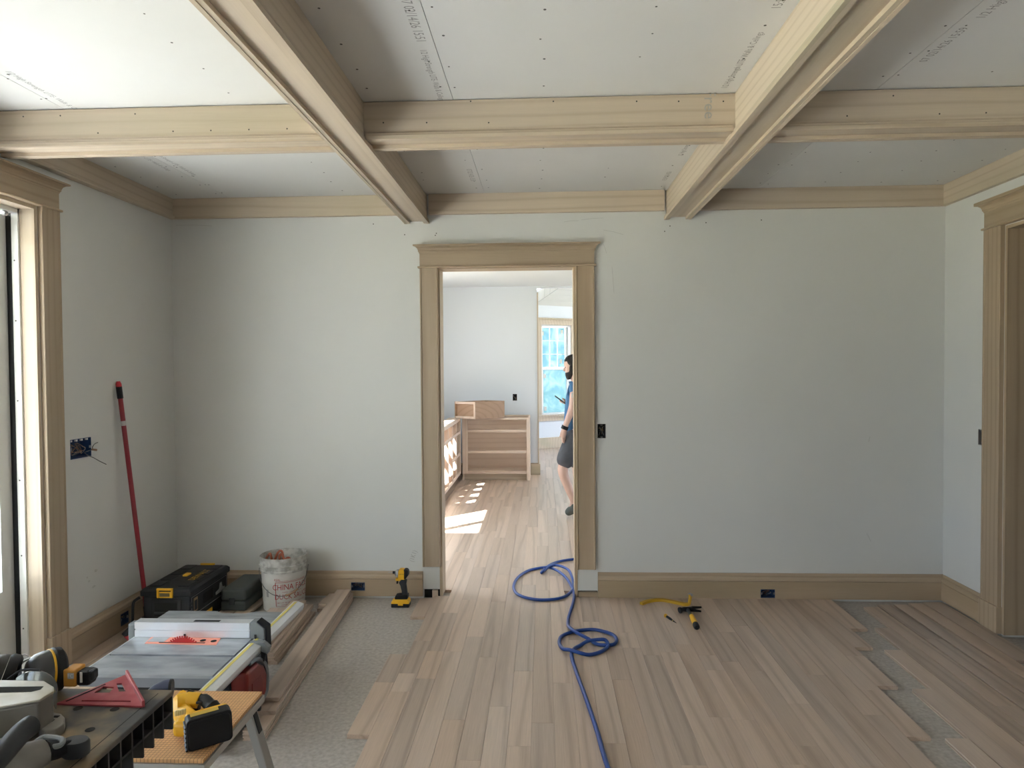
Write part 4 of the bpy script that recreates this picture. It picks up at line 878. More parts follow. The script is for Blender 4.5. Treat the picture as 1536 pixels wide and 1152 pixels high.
band(PH-.52, PH+1.0, .196, .1985, 'print_rule', RINK, bk_); band(PH-.52, PH+1.0, .204, .2055, 'print_rule', RINK, bk_); band(PH-.53, PH-.50, .045, .196, 'print_rule', RINK, bk_); band(PH-.52, PH+1.0, .043, .0445, 'print_rule', RINK, bk_)
band(PH-1.05, PH-.90, .10, .135, 'bar_code', INK, bk_); band(PH-1.05, PH-.90, .14, .148, 'bar_code', INK, bk_)
hp = []
for i in range(25):
    t = i/24; an = R(-165)+(R(-165+182)-R(-165))*t; drop = .265-.15*math.sin(t*math.pi); rr_ = rad(max(drop, 0))+.010+.006*math.sin(t*math.pi); hp.append((bxc+rr_*math.cos(an), byc+rr_*math.sin(an), bz0+drop))
m = MB(); m.tube(hp, .0022, 6); hnd = link('wire_handle', m, WIRE, T, smooth=True)
m = MB(); m.tube(hp[13:18], .0065, 8); link('handle_grip', m, mat('tan_grip', (.42, .26, .16), .6), hnd, smooth=True)
# orange cord coiled inside
CORD = mat('orange_cord', (.36, .10, .05), .55)
c0 = Vector((bxc-.045, byc-.0, 0)); pts = []
for k in range(44):
    an = k*.62; rr_ = .085-.0004*k; pts.append((bxc+rr_*math.cos(an), byc+rr_*math.sin(an), .03+.0055*k))
pts += [(bxc-.10, byc-.03, .30), (bxc-.085, byc-.03, .35), (bxc-.07, byc-.04, .35), (bxc-.065, byc-.03, .29), (bxc-.045, byc-.055, .30), (bxc-.02, byc-.05, .365), (bxc+.005, byc-.045, .375), (bxc+.015, byc-.05, .32), (bxc+.005, byc-.065, .30), (bxc-.005, byc-.06, .345), (bxc+.01, byc-.06, .36), (bxc+.025, byc-.055, .325), (bxc+.05, byc-.05, .335), (bxc+.075, byc-.04, .30)]
m = MB(); m.tube(catmull(pts, 4), .0075, 8); o = link('extension_cord', m, CORD, None, (bxc, byc, .02), smooth=True); tag(o, 'orange extension cord coiled inside the dirty white bucket', 'cord')
# ---- red push broom leaning on the left wall
T = thing('broom', 'red-handled broom with red bristles leaning against the left wall', 'broom', (-2.33, 3.79, 0))
top_ = U((177.5, 573), 'x', XL+.022); bot_ = Vector((-2.30, 3.86, .10))
mid = U((215, 875), 'x', -2.425)
dirv = mid-top_; foot = top_+dirv*((top_.z-.075)/(top_.z-mid.z))
pt = lambda t: top_+(foot-top_)*t
RB = mat('red_broom_handle', (.26, .018, .03), .4)
m = MB(); m.tube([pt(.02), pt(1)], .0135, 12); link('handle', m, RB, T, smooth=True)
m = MB(); m.tube([pt(-.003), pt(.008), pt(.02)], [.010, .016, .0165], 12); link('end_cap', m, mat('bright_red_cap', (.45, .02, .03), .45), T, smooth=True)
m = MB(); m.tube([pt(.02), pt(.07)], .0168, 12); link('foam_grip', m, CHAR, T, smooth=True)
m = MB(); m.tube([pt(.165), pt(.185)], .0140, 12); link('sticker', m, mat('silver_sticker', (.5, .45, .45), .4), T, smooth=True)
bh0 = U((188, 950), 'z', .06); bh1 = Vector((foot.x+.0, foot.y+.12, .06))
m = MB(); m.tube(catmull([bh0+Vector((-.004, -.006, -.012)), bh0+Vector((.004, .03, .004)), bh0.lerp(bh1, .5), bh1], 5), .018, 10); link('broom_head', m, CHAR, T, smooth=True)
m = MB(); m.tube([foot+(top_-foot).normalized()*.04, foot, Vector((foot.x, foot.y, .06))], .017, 10); link('socket', m, CHAR, T, smooth=True)
for k in range(9):
    q = bh0.lerp(bh1, k/8); dx = .075-.07*min(1, k/3); m = MB(); m.tube([q+Vector((0, 0, -.012)), Vector((q.x+dx, q.y-.03+.02*min(1, k/3), .004))], [.009, .014], 8); link('bristle_tuft', m, mat('red_bristles', (.40, .03, .045), .7) if k == 0 else bpy.data.materials['red_bristles'], T)
# bracket bar seen beside the tool box
m = MB(); m.tube(catmull([U((210, 896), 'y', 3.90), U((205, 899), 'y', 3.89), U((200, 905), 'y', 3.885), U((199, 925), 'y', 3.87), U((198, 945), 'y', 3.85)], 5), .008, 8); link('head_bracket', m, CHAR, T, smooth=True)

# ---- stacks of oak flooring
SB = SUBZ+.0005; t_ = .0188
def board(label, a, b, k, grp, z=None, wd=.0955): return loose('floorboard', label, a, b, wd, (SB+k*t_) if z is None else z, grp)
GA = 'long stack of oak boards on the subfloor'
p0 = Vector((-1.228, 2.84)); dA = Vector((-.062, 1.0)).normalized()
def on(p, d, s0, s1): return (p+d*s0)[:], (p+d*s1)[:]
a, b = on(p0, dA, 0, 1.76); board('bottom oak board of the long stack, jutting towards the work platform', a, b, 0, GA)
a, b = on(p0+Vector((-.004, 0)), dA, .01, 1.77); board('second oak board up in the long stack beside the bare subfloor', a, b, 1, GA)
a, b = on(p0+Vector((.000, 0)), dA, .14, 1.755); board('third oak board of the long stack with its stepped end', a, b, 2, GA)
a, b = on(p0+Vector((-.014, 0)), dA, .225, 1.765); board('top oak board of the long stack ending under the outlet box', a, b, 3, GA)
GB = 'short stack of oak boards beside the table saw'
p1 = Vector((-1.55, 4.30)); dB = Vector((.06, -1.0)).normalized()
for k, (dx, s0, s1, lab) in enumerate(((.045, -.03, .72, 'lowest oak board of the stack between saw and long stack'), (.03, .02, .72, 'second oak board of the stack beside the table saw rail'), (.025, -.06, .71, 'third oak board of the stack beside the table saw rail'), (.005, .0, .70, 'fourth oak board of the stack beside the table saw rail'), (-.01, -.02, .70, 'top oak board of the taller stack beside the table saw rail'))):
    a, b = on(p1+Vector((dx, 0)), dB, s0, s1); board(lab, a, b, k, GB)
for k_, lab in enumerate(('bottom oak board of the low stack in front of the bucket', 'second oak board of the low stack in front of the bucket', 'third oak board of the low stack in front of the bucket', 'top oak board of the low stack in front of the bucket')):
    a, b = on(Vector((-1.668, 4.265)), dB, .01*k_, .62+.02*k_); board(lab, a, b, k_, GB)
board('short oak offcut lying across the boards near the outlet', (-1.428, 4.38), (-1.428, 4.63), 0, 'oak offcuts by the stacks', wd=.075)
loose('floorboard', 'small notched oak offcut resting on another offcut near the bucket', (-1.435, 4.42), (-1.425, 4.63), .075, SB+t_, 'oak offcuts by the stacks')
for k, x in enumerate((-2.0, -1.90)):
    board(('oak board under the left side of the grey hard case', 'oak board under the right side of the grey hard case')[k], (x, 3.95), (x, 4.62), 0, 'boards under the hard case', z=.0006)

# ---- impact driver by the baseboard
T = thing('impact_driver', 'yellow and black cordless impact driver standing upright by the back baseboard', 'impact driver', (-.945, 4.50, SUBZ))
yb_ = 4.50
def pz_(p): q = U(p, 'y', yb_); return (q.x, q.z)
def slab(poly, hy, nm, mt, par=None, bv=.004): m = MB(); m.prism([pz_(p) for p in poly], 'y', yb_-hy, yb_+hy); return link(nm, m, mt, par or T, bevel=bv, seg=2)
bt2 = slab([(588.5, 906.5), (613, 906.5), (615, 903), (614.5, 899), (612, 897), (592, 897), (588, 901)], .034, 'battery', YEL)
m = MB(); a, c = pz_((588.3, 906.6)), pz_((614.8, 903.2)); m.box(a[0], c[0], yb_-.036, yb_+.036, SUBZ, c[1]); link('battery_base', m, DARK, bt2, bevel=.004)
m = MB(); a, c = pz_((598.5, 905.5)), pz_((606, 903)); m.box(a[0], c[0], yb_-.0372, yb_-.0362, a[1], c[1]); link('battery_badge', m, YEL, bt2)
slab([(594, 899.5), (610.5, 899.5), (612.5, 896), (612.5, 891), (608, 890), (594.5, 891.5), (593.2, 895)], .028, 'battery_foot', DARK)
slab([(603.3, 892), (611.5, 892), (610.5, 884), (609.3, 876), (610.5, 869), (603.5, 869), (598.5, 873), (601, 878), (602.8, 885)], .016, 'handle', CHAR, bv=.006)
slab([(602.5, 867.5), (609, 867.5), (613, 862), (613, 855), (610.5, 852.8), (606.5, 853), (605.5, 860)], .025, 'motor_cap', DARK, bv=.006)
slab([(598, 868), (607.8, 868.5), (608, 856), (606, 853), (599.5, 852.8), (598, 857)], .026, 'motor_shell', YEL, bv=.006)
text_part('shell_lettering', 'DEWALT', .0095, DARK, T, frame(U((603, 861.6), 'y', yb_-.0265), (1, 0, 0), (0, 0, 1)))
slab([(594, 870.3), (601.5, 870.3), (601.5, 866.5), (594, 866.5)], .018, 'light_ring_collar', YEL, bv=.003)
m = MB()
for k in (0,):
    c = U((596, 860), 'y', yb_); m.lathe([(.010, -.018), (.024, -.010), (.027, .0), (.027, .014)], 18, frame(c, (0, 0, 1), (0, 1, 0)))
m2 = MB(); c = U((597.2, 860), 'y', yb_); m2.tube([(c.x-.020, yb_, c.z), (c.x-.008, yb_, c.z), (c.x+.004, yb_, c.z)], [.014, .026, .027], 18); link('gear_case', m2, STEEL, T, smooth=True)
m2 = MB(); c = U((592, 858.8), 'y', yb_); m2.tube([(c.x-.012, yb_, c.z), (c.x+.008, yb_, c.z)], .009, 12); link('chuck', m2, DARK, T, smooth=True)
m2 = MB(); a, c = U((582.5, 858.4), 'y', yb_), U((592, 858.7), 'y', yb_); m2.tube([a, c], .0022, 6); link('driver_bit', m2, STEEL, T, smooth=True)
slab([(594.8, 875.3), (597.2, 875.3), (597.5, 870), (595, 870)], .008, 'trigger', DARK, bv=.002)

# ================================================================== on the laid floor
# ---- blue air hose
hz = [(600, 1180), (560, 960), (535, 813), (530, 740), (545, 695), (590, 668), (640, 655), (700, 650), (755, 645), (778, 660), (770, 685), (720, 715), (650, 732), (580, 735), (520, 720), (470, 690), (447, 650), (460, 610), (510, 585), (580, 568), (680, 562), (760, 578), (815, 600), (836, 632), (820, 660), (770, 668), (700, 660), (640, 640), (570, 605), (525, 570), (507, 530), (510, 480), (525, 430), (543, 370), (547, 320), (530, 270), (490, 220), (430, 175), (370, 153), (300, 147), (230, 165), (170, 205), (140, 255), (145, 300), (180, 330), (250, 352), (330, 360), (420, 355), (490, 335), (535, 295), (542, 250), (520, 200), (480, 170), (420, 155), (375, 162), (340, 177), (325, 176), (345, 152), (400, 115), (470, 95), (540, 85), (640, 76), (760, 80)]
ZR = .0105; lift = {6: .012, 7: .016, 8: .012, 24: 0, 27: .015, 28: .016, 29: .014, 36: .014, 37: .017, 38: .014, 51: .030, 52: .034, 53: .034, 54: .026, 55: .012, 13: .014, 14: .016}
pts = [F0((740+x/4.518, 820+y/4.518), ZR)+Vector((0, 0, lift.get(i, 0))) for i, (x, y) in enumerate(hz)]
# start further back, under the photographer
q0 = F0((912, 1152), ZR); q1 = F0((880, 1050), ZR); q2 = F0((866, 1012), ZR)
pts = [Vector((.34, 1.3, ZR)), Vector((.31, 2.0, ZR)), q0, F0((896, 1098), ZR), q1, q2]+pts[3:]
m = MB(); m.tube(catmull(pts, 7), ZR-.0005, 10); o = link('air_hose', m, mat('blue_rubber_hose', (.012, .055, .26), .38), None, (.2, 4.0, 0), smooth=True); tag(o, 'blue rubber air hose looping across the oak floor through the doorway', 'hose')
# ---- pry bar
PY = mat('yellow_painted_steel', (.55, .32, .02), .5)
pc = [F0(p, .008) for p in ((962, 905.5), (970, 902.5), (980, 900.5), (992, 900), (1003, 901.5), (1015, 904), (1025, 906.2), (1031, 906.5))]
T = thing('pry_bar', 'yellow flat pry bar with bent claw lying by the baseboard', 'pry bar', (pc[3].x, pc[3].y, 0))
def strip(points, hw, th, nm, mt, par):
    m = MB(); L_ = []
    for i, p_ in enumerate(points):
        t = (points[min(i+1, len(points)-1)]-points[max(i-1, 0)]).normalized(); s_ = Vector((-t.y, t.x, 0)); s_ = s_.normalized() if s_.length > .05 else Vector((0, 1, 0)); n_ = t.cross(s_)
        L_.append([tuple(p_+s_*a*hw+n_*c*th) for a, c in ((-1, -1), (1, -1), (1, 1), (-1, 1))])
    m.rings(L_); return link(nm, m, mt, par, bevel=.001)
cl = catmull(pc, 4); tip = U((1036, 891.5), 'y', pc[-1].y-.005); tip2 = U((1035.5, 896), 'y', pc[-1].y-.003)
strip(cl+[pc[-1]+Vector((.012, 0, .006)), tip2, tip], .013, .0085, 'bar', PY, T)
strip([tip2.lerp(tip, .55), tip+Vector((-.002, 0, .004))], .0135, .009, 'worn_tip', STEEL, T)
# ---- hammer
T = thing('hammer', 'black claw hammer with yellow grip lying on the oak floor', 'hammer', tuple(F0((1037, 925))))
hz_ = .020
g0, g1, g2 = F0((1045.5, 941.5), .018), F0((1037.5, 924), .02), F0((1031, 914), .022)
m = MB(); m.tube([g0.lerp(g1, .28), g0.lerp(g1, .6), g1], [.017, .0165, .014], 12); link('grip', m, YEL, T, smooth=True)
m = MB(); m.tube([g0, g0.lerp(g1, .06), g0.lerp(g1, .28)], [.012, .018, .0175], 12); link('grip_end', m, DARK, T, smooth=True)
m = MB(); m.tube([g1, g1.lerp(g2, .5), g2], [.011, .010, .012], 10); link('shaft', m, CHAR, T, smooth=True)
e0, e1 = F0((1019, 915.5), .02), F0((1026, 914), .022)
m = MB(); m.tube([e0, e0.lerp(e1, .3), e0.lerp(e1, .55), e1, g2+Vector((.02, .0, .0))], [.0185, .019, .014, .015, .016], 14); link('head', m, DARK, T, smooth=True)
for ya, yb2 in (((1039, 911.5), (1051.5, 910.8)), ((1039, 915), (1051.5, 917))):
    m = MB(); m.tube([g2+Vector((.015, 0, 0)), F0(ya, .022), F0(yb2, .014)], [.014, .010, .006], 10); link('claw', m, DARK, T, smooth=True)
# ---- nail set
n0, n1 = F0((998.5, 923.5), .012), F0((1014.5, 934.5), .004)
T = thing('nail_set', 'small black nail set with a yellow ball end beside the hammer', 'nail set', (n0.x, n0.y, 0))
m = MB(); m.lathe([(.002, -.012), (.008, -.009), (.0118, 0), (.008, .009), (.002, .012)], 14, Matrix.Translation((n0.x, n0.y, .0122))); link('ball_end', m, YEL, T, smooth=True)
m = MB(); m.tube([n0.lerp(n1, .12), n0.lerp(n1, .45), n0.lerp(n1, .55), n0.lerp(n1, .68)], [.0075, .0075, .006, .005], 10); link('barrel', m, DARK, T, smooth=True)
m = MB(); m.tube([n0.lerp(n1, .68), n0.lerp(n1, .72)], [.0055, .0055], 10); link('brass_ring', m, mat('brass', (.6, .45, .2), .35, .8), T)
m = MB(); m.tube([n0.lerp(n1, .72), n1], [.004, .0014], 8); link('tip', m, DARK, T, smooth=True)

# ================================================================== kitchen and the room beyond
def P6(x, y): return (655+x/6.775, 590+y/6.775)
FY = 9.45
def fp(x, y): q = U(P6(x, y), 'y', FY); return q.x, q.z
# ---- far base cabinet (open shelves, faces the doorway)
x_l, zc = fp(312, 245); x_r, _ = fp(945, 245); x_i = fp(912, 300)[0]; xf0 = fp(258, 300)[0]
zr = [fp(600, y)[1] for y in (245, 270, 372, 397, 583, 608, 790, 820)]
T = thing('base_cabinet', 'unfinished maple open-shelf base cabinet against the far kitchen wall', 'cabinet', ((xf0+x_r)/2, FY+.25, 0))
def bxm(nm, par, mt, *b): m = MB(); m.box(*b); return link(nm, m, mt, par, bevel=.0015)
yb0, yb1 = FY, FY+.49
bxm('face_stile', T, MAPLE['z'], xf0, x_l, yb0, yb0+.02, zr[7], zc); bxm('face_stile', T, MAPLE['z'], x_i, x_r, yb0, yb0+.02, .0, zc)
for a, b in ((0, 1), (2, 3), (4, 5), (6, 7)): bxm('face_rail', T, MAPLE['x'], x_l, x_i, yb0+.001, yb0+.02, zr[b], zr[a])
bxm('side_panel', T, MAPLE['z'], x_r-.02, x_r, yb0+.02, yb1, .0, zc); bxm('side_panel', T, MAPLE['z'], xf0, xf0+.02, yb0+.02, yb1, .0, zc)
bxm('back_panel', T, MAPLE['x'], xf0+.02, x_r-.02, yb1-.012, yb1, .10, zc)
bxm('bottom_shelf', T, MAPLE['x'], xf0+.02, x_r-.02, yb0+.02, yb1-.012, zr[7]+.002, zr[7]+.02)
bxm('toe_kick', T, POP['x'], xf0+.02, x_r-.02, yb0+.06, yb0+.075, .001, zr[7])
bxm('top_stretcher', T, MAPLE['x'], xf0+.02, x_r-.02, yb1-.10, yb1-.012, zc-.02, zc)
# ---- left run of base cabinets, open face frames
FX = -1.125; y_n, y_f = 7.35, FY-.012
T = thing('base_cabinet', 'long unfinished maple base cabinet run with open face frames on the left', 'cabinet', (FX-.28, 8.4, 0))
st = [y_n, 7.75, 8.16, 8.55, 8.93, y_f-.06]
for i, y in enumerate(st):
    bxm('face_stile', T, MAPLE['z'], FX-.02, FX, y, y+.045, .10, zc-.002)
    bxm('divider_panel', T, MAPLE['z'], FX-.56, FX-.02, y+.012, y+.03, .10, zc-.03)
for i, (a, b) in enumerate(zip(st, st[1:])):
    for z0_, z1_ in ((zc-.042, zc-.002), (.655, .69), (.10, .135))+(((.36, .395),) if i in (3, 4) else ()): bxm('face_rail', T, MAPLE['y'], FX-.02, FX-.001, a+.045, b, z0_, z1_)
bxm('bottom_shelf', T, MAPLE['y'], FX-.56, FX-.02, y_n, y_f, .102, .12); bxm('toe_kick', T, POP['y'], FX-.09, FX-.075, y_n, y_f, .001, .10)
bxm('top_stretcher', T, MAPLE['y'], FX-.16, FX-.02, y_n, y_f, zc-.02, zc-.001); bxm('top_stretcher', T, MAPLE['y'], FX-.56, FX-.46, y_n, y_f, zc-.02, zc-.001)
m = MB(); L_ = [(FX-.30+.10*math.sin(i/10*math.pi/2*1.0), .0, 0) for i in range(2)]
m.prism([(FX-.04, .12), (FX-.50, .12), (FX-.50, .52)]+[(FX-.04-.46*math.cos(R(9*i)), .12+.40*math.sin(R(90-9*i))) for i in range(1, 10)][:0]+[(FX-.04-.40*math.cos(R(90*i/8)), .12+.40*math.sin(R(90*i/8))) for i in range(0, 9)][::-1][:8], 'y', 8.60, 8.615); link('curved_support', m, MAPLE['z'], T)
# ---- drawer box on the corner
cz = zc+.001
pc0, pr1, pl1 = [U(P6(*p), 'z', cz) for p in ((384, 262), (737, 240), (135, 250))]
pr1 = pc0+(pr1-pc0).normalized()*.50; dl = Vector((-(pr1-pc0).y, (pr1-pc0).x, 0)).normalized(); pl1 = pc0+(pl1-pc0).normalized()*.34
ux, uy = (pr1-pc0).normalized(), dl; hz2 = .225; cw, cl_ = .50, .36
MBX = Matrix((ux, uy, Vector((0, 0, 1)))).transposed().to_4x4(); MBX.translation = pc0
# long side turned to the right, open framed end to the left
T = thing('drawer_box', 'brown wooden drawer box standing askew on the kitchen cabinet corner', 'drawer box', tuple(pc0))
BRN = wood('brown_ply', (.42, .27, .18), (.34, .21, .13), 'x', ring=5, vary=.03, streak=.1, dist=5)
dle = (pl1-pc0).normalized(); MB2 = Matrix((ux, dle, Vector((0, 0, 1)))).transposed().to_4x4(); MB2.translation = pc0
def bb(nm, mt, x0, x1, y0, y1, z0, z1): m = MB(); m.box(x0, x1, y0, y1, z0, z1, M=MB2); link(nm, m, mt, T)
bb('front_panel', BRN, 0, .5, 0, .014, .001, hz2); bb('back_panel', BRN, 0, .5, .326, .34, .001, hz2); bb('far_panel', BRN, .486, .5, .014, .326, .001, hz2)
bb('inner_panel', BRN, .03, .044, .014, .326, .02, hz2-.02); bb('top_edge', MAPLE['x'], 0, .03, .014, .326, hz2-.03, hz2); bb('bottom_edge', MAPLE['x'], 0, .03, .014, .326, .001, .03); bb('corner_edge', MAPLE['z'], -.002, .012, -.002, .012, .001, hz2)
bb('bottom_panel', BRN, .044, .486, .014, .326, .01, .02)
# ---- opening corner trim, far room
tr = MB(); tr.box(KXC, KXC+.018, KD-.012, KD+WT+.012, .0, 2.62); trim(tr, POP['z'])
tr = MB(); tr.box(KXC-.09, KXC+.004, KD+WT, KD+WT+.02, .0, 2.62); trim(tr, POP['z'])
b2 = MB(); b2.box(KXC-.10, KXC+.034, KD-.028, KD-.012, .0005, BH-.01).box(KXC+.018, KXC+.034, KD-.0121, KD+WT+.02, .0005, BH-.01); trim(b2, POP['x'])
XW = -.16
A_w = Vector((XW, 13.05, 0)); dw = Vector((math.cos(R(33)), math.sin(R(33)), 0)); nw = Vector((math.sin(R(33)), -math.cos(R(33)), 0))   # nw points into the room
def UW(px, off=0.0):
    d = ray(px); o = Vector((0, 0, EYE)); t = ((A_w+nw*off)-o).dot(nw)/d.dot(nw); q = o+d*t; return (q-A_w).dot(dw), q.z
MW = Matrix((dw, -nw, Vector((0, 0, 1)))).transposed().to_4x4(); MW.translation = A_w      # local: x along, y outwards, z up
ZW = UW((835, 459))[1]
u0, zt2 = UW((811, 487.5)); u1, zs = UW((857, 622)); zs = UW((820, 622))[1]
def wl(mb_, x0, x1, y0, y1, z0, z1): return mb_.box(x0, x1, y0, y1, z0, z1, M=MW)
m = MB(); wl(m, -.1, u0, 0, .14, SUBZ, ZW); wl(m, u1, 3.2, 0, .14, SUBZ, ZW); wl(m, u0, u1, 0, .14, SUBZ, zs); wl(m, u0, u1, 0, .14, zt2, ZW); struct('wall_bay', m, PAINTW)
m = MB(); m.box(XW-.12, XW, KD+WT, 13.2, SUBZ, ZW+1.95); struct('wall_bay_left', m, PAINTW)
Wend = A_w+dw*3.2; m = MB(); m.box(Wend.x-.1, KXR+WT, Wend.y-.05, Wend.y+.1, SUBZ, ZW+1.5); struct('wall_bay_far', m, PAINTW)
# window: frame, sashes, muntins, blue film
m = MB(); wl(m, u0, u0+.035, -.005, .09, zs, zt2); wl(m, u1-.07, u1, -.005, .09, zs, zt2); wl(m, u0, u1, -.005, .09, zt2-.03, zt2); wl(m, u0, u1, -.005, .09, zs, zs+.03); WN = struct('window_1', m, WHITE)
gx0, gx1 = u0+.05, UW((850, 560))[0]; zm = UW((828, 553))[1]; zg1 = UW((828, 490.5))[1]; zg0 = UW((828, 619))[1]
m = MB(); wl(m, gx0-.03, gx1+.03, .03, .06, zm-.012, zm+.018); wl(m, gx0-.03, gx0, .03, .06, zm, zt2-.02); wl(m, gx1, gx1+.03, .03, .06, zm, zt2-.02); wl(m, gx0, gx1, .03, .06, zg1, zg1+.03); us = link('upper_sash', m, WHITE, WN)
m = MB(); wl(m, gx0-.03, gx1+.03, .0, .03, zm-.022, zm+.006); wl(m, gx0-.03, gx0, .0, .03, zs+.02, zm); wl(m, gx1, gx1+.03, 0, .03, zs+.02, zm); wl(m, gx0, gx1, 0, .03, zg0-.04, zg0); ls = link('lower_sash', m, WHITE, WN)
for i in range(1, 3):
    x = gx0+(gx1-gx0)*i/3; z = zm+.018+(zg1-zm-.018)*i/3
    m = MB(); wl(m, x-.007, x+.007, .035, .050, zm+.018, zg1); link('muntin', m, WHITE, us)
    m = MB(); wl(m, gx0, gx1, .0351, .0501, z-.007, z+.007); link('muntin', m, WHITE, us)
for i in range(3):
    for j_ in range(3):
        m = MB(); hzp = (zg1-zm-.018)/3; wl(m, gx0+(gx1-gx0)*i/3+.007, gx0+(gx1-gx0)*(i+1)/3-.007, .052, .056, zm+.018+hzp*j_+.007, zm+.018+hzp*(j_+1)-.007); link('glass_pane', m, FILM, us)
m = MB(); wl(m, gx0, gx1, .012, .016, zg0, zm-.022); link('glass_pane', m, FILM, ls)
STK = mat('paper_sticker', (.62, .60, .55), .8)
for (px, py) in ((815, 500), (844, 498), (842.5, 542), (817, 564), (818, 613)):
    a, c = UW((px-1.8, py-3.2)), UW((px+1.8, py+3.2)); m = MB(); wl(m, min(a[0], c[0]), max(a[0], c[0]), -.001 if py > 553 else .028, .0 if py > 553 else .029, min(a[1], c[1]), max(a[1], c[1])); link('sticker', m, STK, ls if py > 553 else us)
ch0, ch1 = UW((815, 487))[1], UW((815, 477.5))[1]
m = MB(); wl(m, u0-.075, u0+.004, -.022, 0, zs-.02, ch0); wc = trim(m, POP['z'])
m = MB(); wl(m, u1-.004, u1+.075, -.022, 0, zs-.02, ch0); link('casing_leg', m, POP['z'], wc)
m = MB(); wl(m, u0-.09, u1+.09, -.025, 0, ch0, ch1-.02); link('header_board', m, POP['x'], wc); m = MB(); wl(m, u0-.12, u1+.12, -.05, 0, ch1-.02, ch1+.01); link('crown_cap', m, POP['x'], wc)
m = MB(); wl(m, u0-.1, u1+.1, -.05, 0, zs-.035, zs-.0); link('window_stool', m, POP['x'], wc); m = MB(); wl(m, u0-.07, u1+.07, -.02, 0, zs-.12, zs-.035); link('apron', m, POP['x'], wc)
m = MB(); wl(m, -.05, 3.1, -.025, 0, .001, UW((825, 656))[1]); bo = struct('baseboard_bay', m, POP['x'])
# planked white ceiling: two slopes meeting in a hip
kz = .62; Cn = Vector((XW, 13.05, ZW)); bis = (Vector((1, 0, 0))+nw).normalized()
h2d = Vector((-(bis.y), bis.x, 0)); 
hv = Vector((1, 0, 0)) - nw; hd2 = Vector((-hv.y, hv.x, 0)).normalized(); hd2 = hd2 if hd2.y < 0 else -hd2   # plan direction of the hip
def zl(p): return ZW+kz*(p.x-XW)
def zw_(p): return ZW+kz*((p-A_w).dot(nw))
He = Cn+hd2*3.6; He = Vector((He.x, He.y, zl(He)))
SHIP = mat('white_shiplap', (.78, .79, .79), .6)
def slope(nm, pts):
    m = MB(); n_ = len(pts); m.add([tuple(p) for p in pts]+[tuple(p+Vector((0, 0, .03))) for p in pts], [tuple(range(n_))[::-1], tuple(range(n_, 2*n_))]+[(i, (i+1) % n_, n_+(i+1) % n_, n_+i) for i in range(n_)]); return struct(nm, m, SHIP)
q1_, q2_ = Vector((XW, He.y, ZW)), Vector((XW, 13.05, ZW))
c_l = slope('ceiling_bay_left', [q2_, He, q1_])
W2 = A_w+dw*3.6; W2 = Vector((W2.x, W2.y, ZW)); W3 = W2+nw*3.2; W3.z = zw_(W3)
c_w = slope('ceiling_bay', [q2_, W2, W3, He])
q4 = He+Vector((0, -.2, 0)); cap_ = MB(); cap_.box(XW-.2, KXR+WT, KD, 15.5, ZW+1.9, ZW+2.0); struct('ceiling_bay_top', cap_, SHIP)
GRV = mat('groove_grey', (.60, .61, .62), .8)
m = MB()
for i in range(1, 16):
    s_ = i*.14
    p_ = A_w+nw*s_; a = p_+dw*.0; 
    # start where the board meets the hip
    t0 = 0
    for t in [k*.02 for k in range(0, 120)]:
        pp_ = p_+dw*t
        if (pp_.x-XW) >= s_: t0 = t; break
    a = p_+dw*t0; b = p_+dw*3.4; a.z = zw_(a)-.001; b.z = zw_(b)-.001
    m.tube([a, b], .0022, 4)
link('board_joints', m, GRV, c_w)['kind'] = 'stuff'
m = MB()
for i in range(1, 9):
    x = XW+i*.10; 
    if x > He.x: break
    t = (x-XW)/hd2.x if hd2.x > 1e-3 else 0; p_ = Cn+hd2*t; a = Vector((x, p_.y, 0)); b = Vector((x, q1_.y+(p_.y-q1_.y)*0, 0)); b.y = min(a.y, He.y); a.z = zl(a)-.001; b.z = zl(b)-.001
    if (a-b).length > .1: m.tube([a, b], .0022, 4)
if m.v: link('board_joints', m, GRV, c_l)['kind'] = 'stuff'
m = MB(); m.tube([Cn+Vector((0, 0, -.004)), He+Vector((0, 0, -.004))], .005, 5); link('hip_joint', m, GRV, c_l)

# ================================================================== the person in the kitchen
YP = 7.22
def pj(px, dy=0.0): q = U(px, 'y', YP+dy); return q
SKIN = mat('skin', (.56, .36, .29), .5, c2=(.60, .40, .33), scale=14)
SHIRT = mat('blue_t_shirt', (.045, .13, .26), .85, c2=(.055, .15, .29), scale=20)
SHORT = mat('charcoal_shorts', (.055, .058, .07), .85, c2=(.075, .078, .09), scale=18)
HAIR = mat('dark_brown_hair', (.006, .0045, .004), .7, c2=(.014, .010, .008), scale=60)
SHOE = mat('grey_green_shoe', (.09, .10, .09), .7)
def skin(name, V, E, rads, root, matl, parent=None, sub=2, loc=None):
    me = bpy.data.meshes.new(name); org = ORG[parent.name] if parent else Vector(loc)
    me.from_pydata([tuple(Vector(v)-org) for v in V], E, []); me.materials.append(matl)
    o = bpy.data.objects.new(name, me); COL.objects.link(o)
    if parent: o.parent = parent
    else: o.location = org
    ORG[o.name] = org
    md = o.modifiers.new('skin', 'SKIN'); md.use_smooth_shade = True
    for i, r_ in enumerate(rads):
        me.skin_vertices[0].data[i].radius = r_ if isinstance(r_, tuple) else (r_, r_); me.skin_vertices[0].data[i].use_root = (i == root)
    sb = o.modifiers.new('sub', 'SUBSURF'); sb.levels = sub; sb.render_levels = sub
    return o
near, far = -.16, .16
